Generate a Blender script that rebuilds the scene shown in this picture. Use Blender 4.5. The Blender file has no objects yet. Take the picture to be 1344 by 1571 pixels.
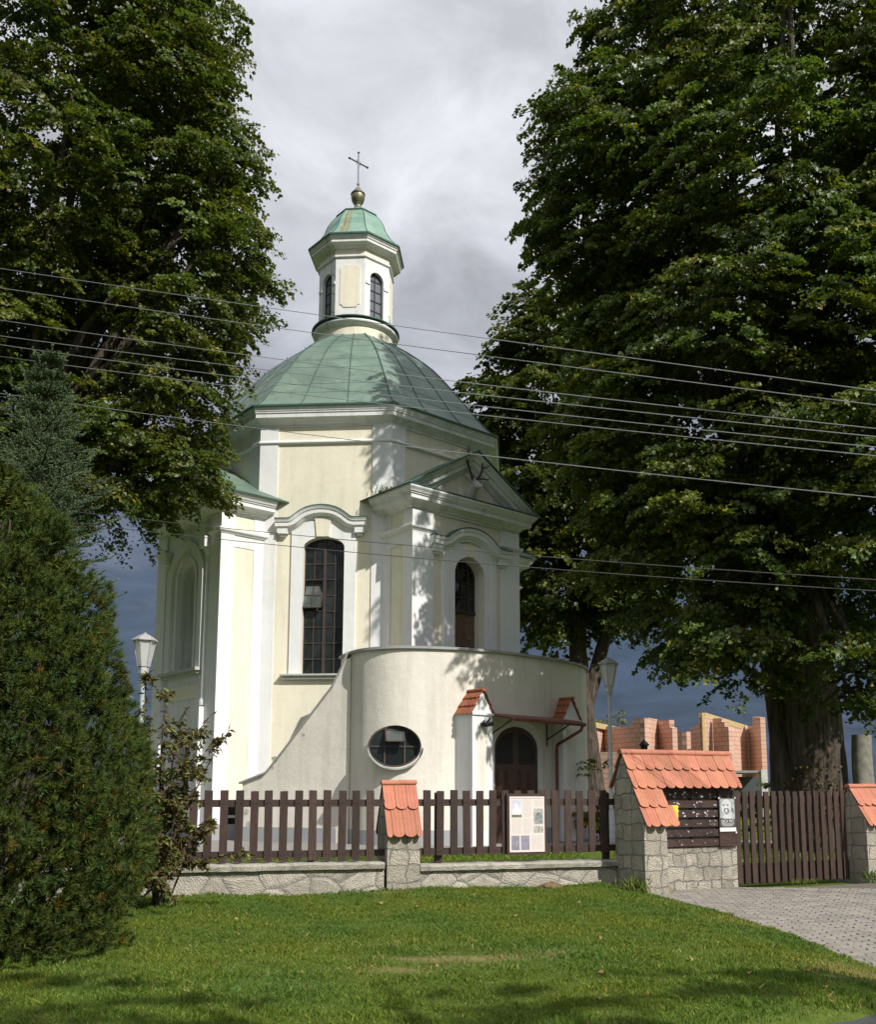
import bpy, bmesh, math, random
import numpy as np
from mathutils import Vector, Matrix, Euler

sc = bpy.context.scene
col = sc.collection
rad = math.radians

# ------------------------------------------------------------------ camera, world, sun, exposure
CAM_H = 1.5
PITCH, FPX, X0, Y0 = 0.1403, 1445.35, 704.64, 1008.11      # the photograph is 1344 x 1571
cam_d = bpy.data.cameras.new("camera")
cam = bpy.data.objects.new("camera", cam_d)
col.objects.link(cam)
cam_d.sensor_fit = 'VERTICAL'
cam_d.sensor_height = 24.0
cam_d.lens = FPX / 1571 * 24.0
cam_d.shift_x = -(X0 - 672) / 1571
cam_d.shift_y = (Y0 - 785.5) / 1571
cam_d.clip_start, cam_d.clip_end = 0.1, 3000
cam.location = (0, 0, CAM_H)
cam.rotation_euler = (math.pi / 2 + PITCH, 0, 0)
sc.camera = cam

SUN_AZ, SUN_EL = rad(43), rad(41)                          # azimuth: to the right of straight behind the camera
S = Vector((math.sin(SUN_AZ) * math.cos(SUN_EL), -math.cos(SUN_AZ) * math.cos(SUN_EL), math.sin(SUN_EL)))
sun_d = bpy.data.lights.new("sun", 'SUN')
sun_d.energy = 5.0
sun_d.angle = rad(0.6)
sun_d.color = (1.0, 0.965, 0.91)
sun = bpy.data.objects.new("sun", sun_d)
sun.rotation_euler = S.to_track_quat('Z', 'Y').to_euler()
col.objects.link(sun)

w = bpy.data.worlds.new("World")
sc.world = w
w.use_nodes = True
nt = w.node_tree
nt.nodes.clear()
def wn(t, **k):
    n = nt.nodes.new(t)
    for a, b in k.items(): setattr(n, a, b)
    return n
tc = wn('ShaderNodeTexCoord')
sep = wn('ShaderNodeSeparateXYZ')
nt.links.new(tc.outputs['Generated'], sep.inputs[0])
# clouds lie on a flat layer: direction divided by its height
add = wn('ShaderNodeMath', operation='ADD'); add.inputs[1].default_value = 0.22
nt.links.new(sep.outputs['Z'], add.inputs[0])
dv = wn('ShaderNodeVectorMath', operation='DIVIDE')
cmb = wn('ShaderNodeCombineXYZ')
for i in range(3): nt.links.new(add.outputs[0], cmb.inputs[i])
nt.links.new(tc.outputs['Generated'], dv.inputs[0]); nt.links.new(cmb.outputs[0], dv.inputs[1])
nz = wn('ShaderNodeTexNoise')
nz.inputs['Scale'].default_value = 2.1; nz.inputs['Detail'].default_value = 7; nz.inputs['Roughness'].default_value = 0.52
nz.inputs['Distortion'].default_value = 0.3
nt.links.new(dv.outputs[0], nz.inputs['Vector'])
sub = wn('ShaderNodeMath', operation='SUBTRACT'); sub.inputs[1].default_value = 0.5
nt.links.new(nz.outputs['Fac'], sub.inputs[0])
mul = wn('ShaderNodeMath', operation='MULTIPLY_ADD'); mul.inputs[1].default_value = 0.36
dts = wn('ShaderNodeVectorMath', operation='DOT_PRODUCT'); dts.inputs[1].default_value = Vector((S.x, S.y, 0)).normalized()
nt.links.new(tc.outputs['Generated'], dts.inputs[0])
mxs = wn('ShaderNodeMath', operation='MAXIMUM'); mxs.inputs[1].default_value = 0.0
nt.links.new(dts.outputs['Value'], mxs.inputs[0])
zz_ = wn('ShaderNodeMath', operation='MULTIPLY_ADD'); zz_.inputs[1].default_value = .27
nt.links.new(mxs.outputs[0], zz_.inputs[0]); nt.links.new(sep.outputs['Z'], zz_.inputs[2])
nt.links.new(sub.outputs[0], mul.inputs[0]); nt.links.new(zz_.outputs[0], mul.inputs[2])
ramp = wn('ShaderNodeValToRGB')
cr = ramp.color_ramp
stops = [(0.0, (.066, .094, .152)), (.14, (.078, .108, .172)), (.21, (.105, .137, .203)), (.275, (.19, .22, .295)),
         (.34, (.35, .37, .44)), (.44, (.49, .51, .57)), (.60, (.76, .775, .82)), (.78, (.90, .93, 1.0)), (1.0, (1.02, 1.06, 1.14))]
while len(cr.elements) < len(stops): cr.elements.new(0.5)
for e_, (p_, c_) in zip(cr.elements, stops): e_.position = p_; e_.color = (*c_, 1)
nt.links.new(mul.outputs[0], ramp.inputs[0])
nz2 = wn('ShaderNodeTexNoise')                              # billows within the cloud layer
nz2.inputs['Scale'].default_value = 4.4; nz2.inputs['Detail'].default_value = 9; nz2.inputs['Roughness'].default_value = 0.58; nz2.inputs['Distortion'].default_value = 0.5
nt.links.new(dv.outputs[0], nz2.inputs['Vector'])
mr = wn('ShaderNodeMapRange'); mr.inputs['From Min'].default_value = .33; mr.inputs['From Max'].default_value = .68; mr.inputs['To Min'].default_value = .74; mr.inputs['To Max'].default_value = 1.20
nt.links.new(nz2.outputs['Fac'], mr.inputs['Value'])
vsc = wn('ShaderNodeVectorMath', operation='SCALE')
nt.links.new(ramp.outputs[0], vsc.inputs[0]); nt.links.new(mr.outputs[0], vsc.inputs['Scale'])
sky = wn('ShaderNodeTexSky'); sky.sky_type = 'NISHITA'; sky.sun_disc = False
sky.sun_elevation = SUN_EL; sky.sun_rotation = math.atan2(S.x, S.y)
bg1 = wn('ShaderNodeBackground'); bg1.inputs[1].default_value = 0.08
bg2 = wn('ShaderNodeBackground'); bg2.inputs[1].default_value = 1.0
nt.links.new(sky.outputs[0], bg1.inputs[0]); nt.links.new(vsc.outputs[0], bg2.inputs[0])
mixs = wn('ShaderNodeMixShader'); mixs.inputs[0].default_value = 0.93        # nearly closed cloud cover
nt.links.new(bg1.outputs[0], mixs.inputs[1]); nt.links.new(bg2.outputs[0], mixs.inputs[2])
outw = wn('ShaderNodeOutputWorld')
nt.links.new(mixs.outputs[0], outw.inputs[0])

sc.view_settings.view_transform = 'Standard'
sc.view_settings.look = 'None'
sc.view_settings.exposure = 0.0
sc.view_settings.gamma = 1.0
sc.render.engine = 'CYCLES'
sc.cycles.max_bounces = 5
sc.cycles.diffuse_bounces = 3
sc.cycles.glossy_bounces = 2
sc.cycles.transmission_bounces = 3
sc.cycles.transparent_max_bounces = 6
sc.cycles.caustics_reflective = False
sc.cycles.caustics_refractive = False

CT, ST = math.cos(PITCH), math.sin(PITCH)
def at(x, y, Y):
    """point of the world at distance Y in front of the camera that the survey of the photograph gives"""
    a, b = (x - X0) / FPX, (y - Y0) / FPX
    d = np.array([a, CT + ST * b, ST - CT * b])
    return d * (Y / d[1]) + np.array([0, 0, CAM_H])
def mpp(Y):                                                # metres per photo pixel at distance Y
    return Y / FPX / CT

# ------------------------------------------------------------------ materials
MATS = {}
def nodes(name):
    m = bpy.data.materials.new(name); m.use_nodes = True
    t = m.node_tree; b = t.nodes['Principled BSDF']
    MATS[name] = m
    return m, t, b
def N(t, typ, ins=None, **k):
    n = t.nodes.new(typ)
    for a, v in k.items(): setattr(n, a, v)
    for a, v in (ins or {}).items():
        if isinstance(v, bpy.types.NodeSocket): t.links.new(v, n.inputs[a])
        else: n.inputs[a].default_value = v
    return n
def mapped(t, scale=(1, 1, 1), rot=(0, 0, 0), src='Object'):
    tcn = N(t, 'ShaderNodeTexCoord')
    mp = N(t, 'ShaderNodeMapping', {'Vector': tcn.outputs[src], 'Scale': scale, 'Rotation': rot})
    return mp.outputs[0]
def noise(t, vec, scale, detail=5, rough=.55, dist=0):
    return N(t, 'ShaderNodeTexNoise', {'Vector': vec, 'Scale': scale, 'Detail': detail, 'Roughness': rough, 'Distortion': dist}).outputs['Fac']
def ramp2(t, fac, p0, p1, c0=(0, 0, 0), c1=(1, 1, 1)):
    r = N(t, 'ShaderNodeValToRGB', {'Fac': fac})
    r.color_ramp.elements[0].position = p0; r.color_ramp.elements[1].position = p1
    r.color_ramp.elements[0].color = (*c0, 1); r.color_ramp.elements[1].color = (*c1, 1)
    return r.outputs[0]
def mix(t, fac, a, b, mode='MIX'):
    n = t.nodes.new('ShaderNodeMix'); n.data_type = 'RGBA'; n.blend_type = mode
    for s, v in ((n.inputs[0], fac), (n.inputs[6], a), (n.inputs[7], b)):
        if isinstance(v, bpy.types.NodeSocket): t.links.new(v, s)
        elif isinstance(v, (int, float)): s.default_value = v
        else: s.default_value = (*v, 1)
    return n.outputs[2]
def bump(t, b, h, strength, dist=.02):
    n = N(t, 'ShaderNodeBump', {'Height': h, 'Strength': strength, 'Distance': dist})
    t.links.new(n.outputs[0], b.inputs['Normal'])
    return n
def setc(t, b, c):
    if isinstance(c, bpy.types.NodeSocket): t.links.new(c, b.inputs['Base Color'])
    else: b.inputs['Base Color'].default_value = (*c, 1)

def plaster(name, base, dirt, dirt_amt=.5, rough=.9, streak=.5, bmp=.25):
    m, t, b = nodes(name)
    v = mapped(t)
    big = ramp2(t, noise(t, v, .55, 6, .6), .42, .78)
    vs = mapped(t, (2.2, 2.2, .22))
    st = ramp2(t, noise(t, vs, 1.6, 6, .62), .48, .78)
    fine = ramp2(t, noise(t, v, 9, 5, .6), .5, .85)
    c = mix(t, big, base, tuple(x * (1 - .16 * dirt_amt) for x in base))
    f = N(t, 'ShaderNodeMath', {0: st, 1: streak * dirt_amt}, operation='MULTIPLY').outputs[0]
    c = mix(t, f, c, dirt)
    rp_ = ramp2(t, noise(t, v, .75, 5, .55, .6), .575, .60)
    c = mix(t, N(t, 'ShaderNodeMath', {0: rp_, 1: .10 * dirt_amt}, operation='MULTIPLY').outputs[0], c, tuple(x * .72 for x in base))
    f2 = N(t, 'ShaderNodeMath', {0: fine, 1: .22 * dirt_amt}, operation='MULTIPLY').outputs[0]
    c = mix(t, f2, c, dirt)
    setc(t, b, c); b.inputs['Roughness'].default_value = rough
    h = N(t, 'ShaderNodeMath', {0: noise(t, v, 45, 4, .6), 1: noise(t, v, 3.0, 3), 2: 1.0}, operation='MULTIPLY_ADD')
    hh = N(t, 'ShaderNodeMath', {0: noise(t, v, 2.2, 4), 1: 2.0, 2: noise(t, v, 45, 4, .6)}, operation='MULTIPLY_ADD').outputs[0]
    bump(t, b, hh, bmp, .03)
    return m
plaster('cream_plaster', (.815, .762, .605), (.50, .46, .37), .85)
plaster('white_plaster', (.80, .80, .785), (.50, .50, .48), .8)
plaster('porch_plaster', (.77, .725, .63), (.44, .41, .34), .8, streak=.6, bmp=.35)
plaster('weathered_white', (.76, .76, .75), (.40, .40, .39), 1.0, streak=.8)
plaster('lantern_white', (.80, .79, .77), (.50, .43, .35), 1.0)
plaster('plinth_grey', (.34, .35, .36), (.24, .24, .24), .8)
plaster('coping_grey', (.36, .36, .35), (.20, .20, .19), 1.2, streak=.4)
plaster('concrete', (.42, .40, .36), (.25, .25, .22), 1.2)
plaster('sill_grey', (.47, .49, .44), (.3, .32, .28), .8)

def copper(name, c1, c2, c3, rough=.55):
    m, t, b = nodes(name)
    v = mapped(t)
    a = ramp2(t, noise(t, v, .9, 7, .62, .4), .36, .68)
    c = mix(t, a, c1, c2)
    a2 = ramp2(t, noise(t, mapped(t, (1.5, 1.5, .5)), 3.2, 6, .65), .5, .78)
    c = mix(t, N(t, 'ShaderNodeMath', {0: a2, 1: .75}, operation='MULTIPLY').outputs[0], c, c3)
    br = N(t, 'ShaderNodeTexBrick', {'Vector': mapped(t, (1, 1, 1), (rad(90), 0, rad(20))), 'Scale': 1.0, 'Mortar Size': .0, 'Brick Width': 1.4, 'Row Height': .8,
                                   'Color1': (.8, .8, .8, 1), 'Color2': (1.05, 1.05, 1.05, 1)})
    c = mix(t, 1.0, c, br.outputs[0], 'MULTIPLY')
    setc(t, b, c)
    b.inputs['Roughness'].default_value = rough
    b.inputs['Specular IOR Level'].default_value = .35
    bump(t, b, noise(t, v, 2.6, 4), .25, .05)
    return m
copper('copper_roof', (.125, .190, .148), (.19, .258, .20), (.082, .130, .106))
copper('copper_cupola', (.175, .30, .235), (.235, .37, .29), (.19, .22, .13))
copper('copper_edge', (.045, .11, .085), (.06, .14, .11), (.03, .07, .06))
copper('seam_metal', (.05, .10, .08), (.07, .13, .10), (.035, .06, .05))

def simple(name, c, rough=.6, metal=0, var=.25, scale=8, bmp=.0, spec=.5, stretch=(1, 1, 1)):
    m, t, b = nodes(name)
    v = mapped(t, stretch)
    n_ = noise(t, v, scale, 5, .6)
    cc = mix(t, ramp2(t, n_, .3, .75), tuple(x * (1 - var) for x in c), tuple(min(1, x * (1 + var)) for x in c))
    if name in ('fence_wood', 'slat_wood'):
        oi = N(t, 'ShaderNodeObjectInfo')
        f_ = N(t, 'ShaderNodeMapRange', {'Value': oi.outputs['Random'], 'To Min': .72, 'To Max': 1.35}).outputs[0]
        cc = N(t, 'ShaderNodeVectorMath', {0: cc, 'Scale': f_}, operation='SCALE').outputs[0]
    setc(t, b, cc); b.inputs['Roughness'].default_value = rough; b.inputs['Metallic'].default_value = metal
    b.inputs['Specular IOR Level'].default_value = spec
    if bmp: bump(t, b, n_, bmp, .01)
    return m
simple('fence_wood', (.052, .031, .024), .62, var=.35, scale=14, bmp=.4, spec=.35, stretch=(3, 3, .35))
simple('slat_wood', (.050, .030, .024), .65, var=.4, scale=14, bmp=.4, spec=.3, stretch=(.35, 3, 3))
simple('rail_wood', (.048, .028, .022), .62, var=.35, scale=14, bmp=.4, spec=.35, stretch=(.35, 3, 3))
simple('window_wood', (.052, .034, .028), .6, var=.35, scale=10, bmp=.2)
simple('door_wood', (.085, .040, .027), .5, var=.4, scale=9, bmp=.3, stretch=(3, 3, .4))
simple('old_door_wood', (.15, .095, .065), .75, var=.5, scale=11, bmp=.5, stretch=(3, 3, .5))
simple('iron_dark', (.028, .028, .03), .5, .4, .2)
simple('cross_metal', (.10, .10, .11), .45, .6, .2)
simple('orb_metal', (.20, .185, .11), .45, .5, .5, 5)
simple('rusty_red', (.17, .055, .038), .6, .1, .35, 9)
simple('lamp_metal', (.50, .50, .50), .5, .3, .25, 20)
simple('lamp_cap_metal', (.38, .37, .36), .6, .2, .3, 20)
simple('pole_paint', (.52, .55, .58), .45, .2, .2, 8)
simple('wire_metal', (.40, .40, .41), .5, .6, .1)
simple('wire_dark', (.09, .085, .085), .6, .1, .1)
simple('antler_dark', (.03, .026, .022), .7, 0, .4, 12)
simple('antler_head', (.50, .48, .45), .8, 0, .25, 9, .4)
simple('asphalt', (.06, .06, .062), .9, 0, .5, 60, .6)
simple('timber_yellow', (.48, .36, .16), .8, 0, .25, 6)
simple('slab_concrete', (.30, .29, .28), .9, 0, .25, 3)
simple('pale_pillar', (.55, .55, .52), .9, 0, .2, 4)
simple('paper_white', (.78, .78, .76), .8, 0, .04, 20)
simple('paper_pink', (.72, .65, .60), .55, 0, .05, 30)
simple('paper_yellow', (.85, .66, .06), .8, 0, .06, 20)
simple('poster_and_shade_dark', (.06, .065, .065), .5, 0, .3, 20)  # dark poster print, also the painted shade behind openings
simple('poster_grey', (.36, .39, .39), .5, 0, .35, 14)
simple('poster_skin', (.56, .57, .56), .5, 0, .18, 16)
simple('poster_hair', (.17, .175, .175), .5, 0, .3, 25)
simple('ink_grey', (.56, .50, .46), .8, 0, .1, 20)
simple('ink_brown', (.55, .42, .06), .8, 0, .1, 20)
simple('staple_scrap', (.62, .60, .56), .8, 0, .2, 30)
simple('lettering_white', (.75, .75, .72), .6, 0, .05, 20)
simple('photo_sky', (.62, .60, .68), .5, 0, .15, 9)
simple('photo_church', (.78, .77, .74), .5, 0, .1, 9)
simple('photo_green', (.14, .17, .08), .5, 0, .4, 30)
simple('photo_arch', (.25, .27, .27), .5, 0, .5, 18)
simple('photo_plan', (.42, .40, .36), .5, 0, .45, 30)
simple('photo_violet', (.27, .25, .31), .5, 0, .35, 14)
simple('fallen_leaf', (.30, .18, .07), .8, 0, .5, 3)
simple('molehill_soil', (.16, .105, .06), .95, 0, .45, 30, .8)
simple('stone_trunk', (.20, .19, .155), .95, 0, .35, 6, .6)

def glass(name, c, rough, spec=.6):
    m, t, b = nodes(name)
    v = mapped(t)
    setc(t, b, mix(t, ramp2(t, noise(t, v, 1.7, 3), .4, .7), c, tuple(x * 2.2 for x in c)))
    b.inputs['Roughness'].default_value = rough; b.inputs['Specular IOR Level'].default_value = spec
    b.inputs['IOR'].default_value = 1.45
    bump(t, b, noise(t, v, 1.6, 2), .12, .05)
glass('dark_glass', (.011, .015, .013), .07, .5)
simple('door_glass', (.018, .013, .011), .35, 0, .5, 20, 0, .3)
glass('vent_glass', (.06, .07, .065), .15, .8)
m, t, b = nodes('lantern_glass')
setc(t, b, (.25, .27, .30)); b.inputs['Roughness'].default_value = .1; b.inputs['Alpha'].default_value = .55
m, t, b = nodes('lamp_glass')                                  # opal glass: scatters light right through
setc(t, b, (.84, .84, .83)); b.inputs['Roughness'].default_value = .35
tr_ = N(t, 'ShaderNodeBsdfTranslucent', {'Color': (.9, .9, .9, 1)}); mx_ = N(t, 'ShaderNodeMixShader', {0: .5})
t.links.new(b.outputs[0], mx_.inputs[1]); t.links.new(tr_.outputs[0], mx_.inputs[2]); t.links.new(mx_.outputs[0], t.nodes['Material Output'].inputs[0])
m, t, b = nodes('lamp_glass_dim')
setc(t, b, (.50, .58, .64)); b.inputs['Roughness'].default_value = .3

def tile(name, c):
    m, t, b = nodes(name)
    tcn = N(t, 'ShaderNodeTexCoord')
    v = tcn.outputs['Object']
    at_ = N(t, 'ShaderNodeAttribute', attribute_name='tint')
    c1 = mix(t, ramp2(t, noise(t, v, 6, 6, .65), .35, .75), tuple(x * .84 for x in c), tuple(x * 1.1 for x in c))
    c2 = mix(t, 1.0, c1, at_.outputs['Color'], 'MULTIPLY')
    c2 = mix(t, ramp2(t, noise(t, v, 2.2, 6, .7), .58, .8), c2, tuple(x * .62 for x in c))
    setc(t, b, c2); b.inputs['Roughness'].default_value = .8; b.inputs['Specular IOR Level'].default_value = .3
    bump(t, b, noise(t, v, 60, 3), .25, .006)
tile('terracotta', (.47, .182, .112))
tile('old_terracotta', (.34, .115, .06))

def stone(name, scale, c=(.52, .475, .395), dark=(.27, .255, .21), mortar=(.30, .285, .25), bstr=.9, coursed=False):
    m, t, b = nodes(name)
    tcn = N(t, 'ShaderNodeTexCoord')
    s = N(t, 'ShaderNodeSeparateXYZ', {0: tcn.outputs['Object']})
    u_ = N(t, 'ShaderNodeMath', {0: s.outputs['Y'], 1: .9, 2: s.outputs['X']}, operation='MULTIPLY_ADD').outputs[0]
    pv = N(t, 'ShaderNodeCombineXYZ', {0: u_, 1: s.outputs['Z'], 2: 0.0}).outputs[0]
    wob = N(t, 'ShaderNodeTexNoise', {'Vector': pv, 'Scale': 2.5, 'Detail': 2}).outputs['Color']
    pw = mix(t, .045, pv, wob)
    sc_ = N(t, 'ShaderNodeVectorMath', {0: pw, 1: scale}, operation='MULTIPLY').outputs[0]
    vo = N(t, 'ShaderNodeTexVoronoi', {'Vector': sc_, 'Scale': 1.0, 'Randomness': .9}, voronoi_dimensions='2D')
    ve = N(t, 'ShaderNodeTexVoronoi', {'Vector': sc_, 'Scale': 1.0, 'Randomness': .9}, voronoi_dimensions='2D', feature='DISTANCE_TO_EDGE')
    cs = N(t, 'ShaderNodeSeparateColor', {0: vo.outputs['Color']})
    edge = ramp2(t, ve.outputs['Distance'], .012, .05)
    pil = ramp2(t, ve.outputs['Distance'], .0, .16)
    if coursed:
        pw2 = mix(t, .16, pv, N(t, 'ShaderNodeTexNoise', {'Vector': pv, 'Scale': 3.2, 'Detail': 2}).outputs['Color'])
        bk = N(t, 'ShaderNodeTexBrick', {'Vector': pw2, 'Scale': 1.0, 'Mortar Size': .011, 'Mortar Smooth': .6, 'Brick Width': .33, 'Row Height': .20, 'Color1': (0, 0, 0, 1), 'Color2': (1, 1, 1, 1), 'Mortar': (.5, .5, .5, 1)}, offset=.37, squash=.62, squash_frequency=2)
        cs = N(t, 'ShaderNodeSeparateColor', {0: bk.outputs[0]})
        edge = ramp2(t, bk.outputs['Fac'], .25, .75, (1, 1, 1), (0, 0, 0)); pil = edge
    ang = N(t, 'ShaderNodeMath', {0: cs.outputs[0], 1: 3.1}, operation='MULTIPLY').outputs[0]
    rot = N(t, 'ShaderNodeVectorRotate', {'Vector': pw, 'Angle': ang}, rotation_type='Z_AXIS').outputs[0]
    wav = N(t, 'ShaderNodeTexWave', {'Vector': rot, 'Scale': 8.0, 'Distortion': 11.0, 'Detail': 4.0, 'Detail Scale': 2.6, 'Detail Roughness': .65}, wave_type='BANDS').outputs['Fac']
    base = mix(t, cs.outputs[1], tuple(x * .84 for x in c), tuple(min(1, x * 1.14) for x in c))
    base = mix(t, ramp2(t, noise(t, pv, 5, 6, .65), .48, .8), base, dark)
    base = mix(t, N(t, 'ShaderNodeMath', {0: ramp2(t, wav, 0, .4, (1, 1, 1), (0, 0, 0)), 1: .22}, operation='MULTIPLY').outputs[0], base, dark)
    # joints between the stones take the mortar colour
    base = mix(t, edge, mortar, base)
    setc(t, b, base); b.inputs['Roughness'].default_value = .92; b.inputs['Specular IOR Level'].default_value = .2
    h = N(t, 'ShaderNodeMath', {0: wav, 1: .42, 2: pil}, operation='MULTIPLY_ADD').outputs[0]
    h = N(t, 'ShaderNodeMath', {0: noise(t, pv, 26, 4, .6), 1: .5, 2: h}, operation='MULTIPLY_ADD').outputs[0]
    bump(t, b, h, bstr, .035)
stone('wall_stone', (2.3, 3.2, 1), bstr=.8)
stone('pier_stone', (3.8, 2.7, 1), c=(.55, .495, .40), coursed=True)
stone('coping_stone', (1.1, .6, 1), c=(.43, .40, .33), dark=(.25, .245, .18), bstr=.7)

m, t, b = nodes('hollow_brick')
tcn = N(t, 'ShaderNodeTexCoord')
s = N(t, 'ShaderNodeSeparateXYZ', {0: tcn.outputs['Object']})
pv = N(t, 'ShaderNodeCombineXYZ', {0: s.outputs['X'], 1: s.outputs['Z'], 2: 0.0}).outputs[0]
br = N(t, 'ShaderNodeTexBrick', {'Vector': pv, 'Scale': 1.0, 'Mortar Size': .020, 'Mortar Smooth': .2, 'Bias': -.1, 'Brick Width': .48, 'Row Height': .25,
                               'Color1': (.63, .38, .28, 1), 'Color2': (.55, .31, .22, 1), 'Mortar': (.26, .16, .12, 1)})
cc = mix(t, ramp2(t, noise(t, pv, .9, 6, .7), .42, .72), br.outputs[0], (.58, .40, .31))
cc = mix(t, N(t, 'ShaderNodeMath', {0: ramp2(t, noise(t, pv, 1.7, 6, .7), .55, .75), 1: .5}, operation='MULTIPLY').outputs[0], cc, (.36, .24, .17))
setc(t, b, cc); b.inputs['Roughness'].default_value = .9
bump(t, b, br.outputs['Fac'], -.4, .02)

m, t, b = nodes('soil_grass')
v = mapped(t)
g = mix(t, ramp2(t, noise(t, v, 1.1, 6, .6), .35, .7), (.075, .115, .016), (.12, .155, .03))
g = mix(t, ramp2(t, noise(t, v, 14, 5, .7), .45, .75), g, (.045, .085, .014))
dry = ramp2(t, noise(t, mapped(t, (.55, 1.3, 1)), .95, 5, .6), .60, .74)
g = mix(t, N(t, 'ShaderNodeMath', {0: dry, 1: .75}, operation='MULTIPLY').outputs[0], g, (.21, .165, .075))
PATCH = [(0, 8.75, .75, .24, .7), (-.45, 8.25, .45, .16, .5), (.7, 8.95, .5, .16, .4), (-.85, 9.7, .6, .2, .3), (-.95, 14.1, .35, .14, .7), (3.4, 8.3, .5, .8, .5), (3.25, 11.6, .3, .9, .35), (2.85, 13.4, .25, .6, .4)]
for px, py, rx, ry, am in PATCH:                                # worn, straw coloured spots of the turf
    wv = N(t, 'ShaderNodeVectorMath', {0: N(t, 'ShaderNodeTexNoise', {'Vector': v, 'Scale': 3.0, 'Detail': 4}).outputs['Color'], 'Scale': .5}, operation='SCALE').outputs[0]
    q = N(t, 'ShaderNodeVectorMath', {0: v, 1: wv}, operation='ADD').outputs[0]
    q = N(t, 'ShaderNodeVectorMath', {0: q, 1: (px + .25, py + .25, .25)}, operation='SUBTRACT').outputs[0]
    q = N(t, 'ShaderNodeVectorMath', {0: q, 1: (1 / rx, 1 / ry, 0)}, operation='MULTIPLY').outputs[0]
    ln_ = N(t, 'ShaderNodeVectorMath', {0: q}, operation='LENGTH').outputs['Value']
    g = mix(t, ramp2(t, ln_, .5, 1.5, (am, am, am), (0, 0, 0)), g, (.25, .19, .095))
setc(t, b, g); b.inputs['Roughness'].default_value = 1; b.inputs['Specular IOR Level'].default_value = .1
bump(t, b, noise(t, v, 40, 4, .7), .8, .03)

m, t, b = nodes('paving_stone')
at_ = N(t, 'ShaderNodeAttribute', attribute_name='tint')
v = mapped(t)
cc = mix(t, 1.0, mix(t, ramp2(t, noise(t, v, 9, 6, .7), .35, .75), (.235, .212, .185), (.31, .285, .25)), at_.outputs['Color'], 'MULTIPLY')
cc = mix(t, ramp2(t, noise(t, v, 1.3, 5, .6), .55, .8), cc, (.24, .22, .18))
setc(t, b, cc); b.inputs['Roughness'].default_value = .9; b.inputs['Specular IOR Level'].default_value = .2
bump(t, b, noise(t, v, 70, 4, .7), .5, .006)
simple('joint_sand', (.13, .11, .085), .95, 0, .4, 30, .5)
simple('yard_pavement', (.24, .23, .21), .9, 0, .25, 4, .3)

def leafmat(name, c, trans=.3, rough=.45, spec=.4):
    m = bpy.data.materials.new(name); m.use_nodes = True; MATS[name] = m
    t = m.node_tree; b = t.nodes['Principled BSDF']
    at_ = N(t, 'ShaderNodeAttribute', attribute_name='tint')
    cc = mix(t, 1.0, c, at_.outputs['Color'], 'MULTIPLY')
    setc(t, b, cc); b.inputs['Roughness'].default_value = rough; b.inputs['Specular IOR Level'].default_value = spec
    tr = N(t, 'ShaderNodeBsdfTranslucent')
    t.links.new(mix(t, 1.0, cc, (1.25, 1.35, .6), 'MULTIPLY'), tr.inputs[0])
    mx = N(t, 'ShaderNodeMixShader', {0: trans})
    t.links.new(b.outputs[0], mx.inputs[1]); t.links.new(tr.outputs[0], mx.inputs[2])
    t.links.new(mx.outputs[0], t.nodes['Material Output'].inputs[0])
leafmat('linden_leaf', (.088, .122, .028), .36)
leafmat('pine_needle', (.078, .104, .026), .18, .8, .12)
leafmat('spruce_needle', (.095, .130, .072), .12, .8, .12)
leafmat('wilted_leaf', (.16, .15, .06), .25, .6)
leafmat('grass_blade', (.118, .170, .024), .3, .6, .25)
leafmat('hedge_leaf', (.11, .15, .04))

m, t, b = nodes('bark')
v = mapped(t, (7, 7, 1.1))
n1 = noise(t, v, 1.6, 7, .65, .6)
setc(t, b, mix(t, ramp2(t, n1, .36, .66), (.035, .028, .022), (.145, .118, .092)))
b.inputs['Roughness'].default_value = .95; b.inputs['Specular IOR Level'].default_value = .15
bump(t, b, n1, 1.0, .06)

# ------------------------------------------------------------------ mesh building
def link(o, parent=None):
    col.objects.link(o)
    if parent is not None: o.parent = parent
    return o
def thing(name, label, cat, loc=(0, 0, 0), rotz=0, group=None):
    o = bpy.data.objects.new(name, None)
    o.empty_display_size = .2
    o.location = loc; o.rotation_euler = (0, 0, rotz)
    o['label'] = label; o['category'] = cat
    if group: o['group'] = group
    return link(o)
def tag(o, label, cat, group=None):
    o['label'] = label; o['category'] = cat
    if group: o['group'] = group
    return o

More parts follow.
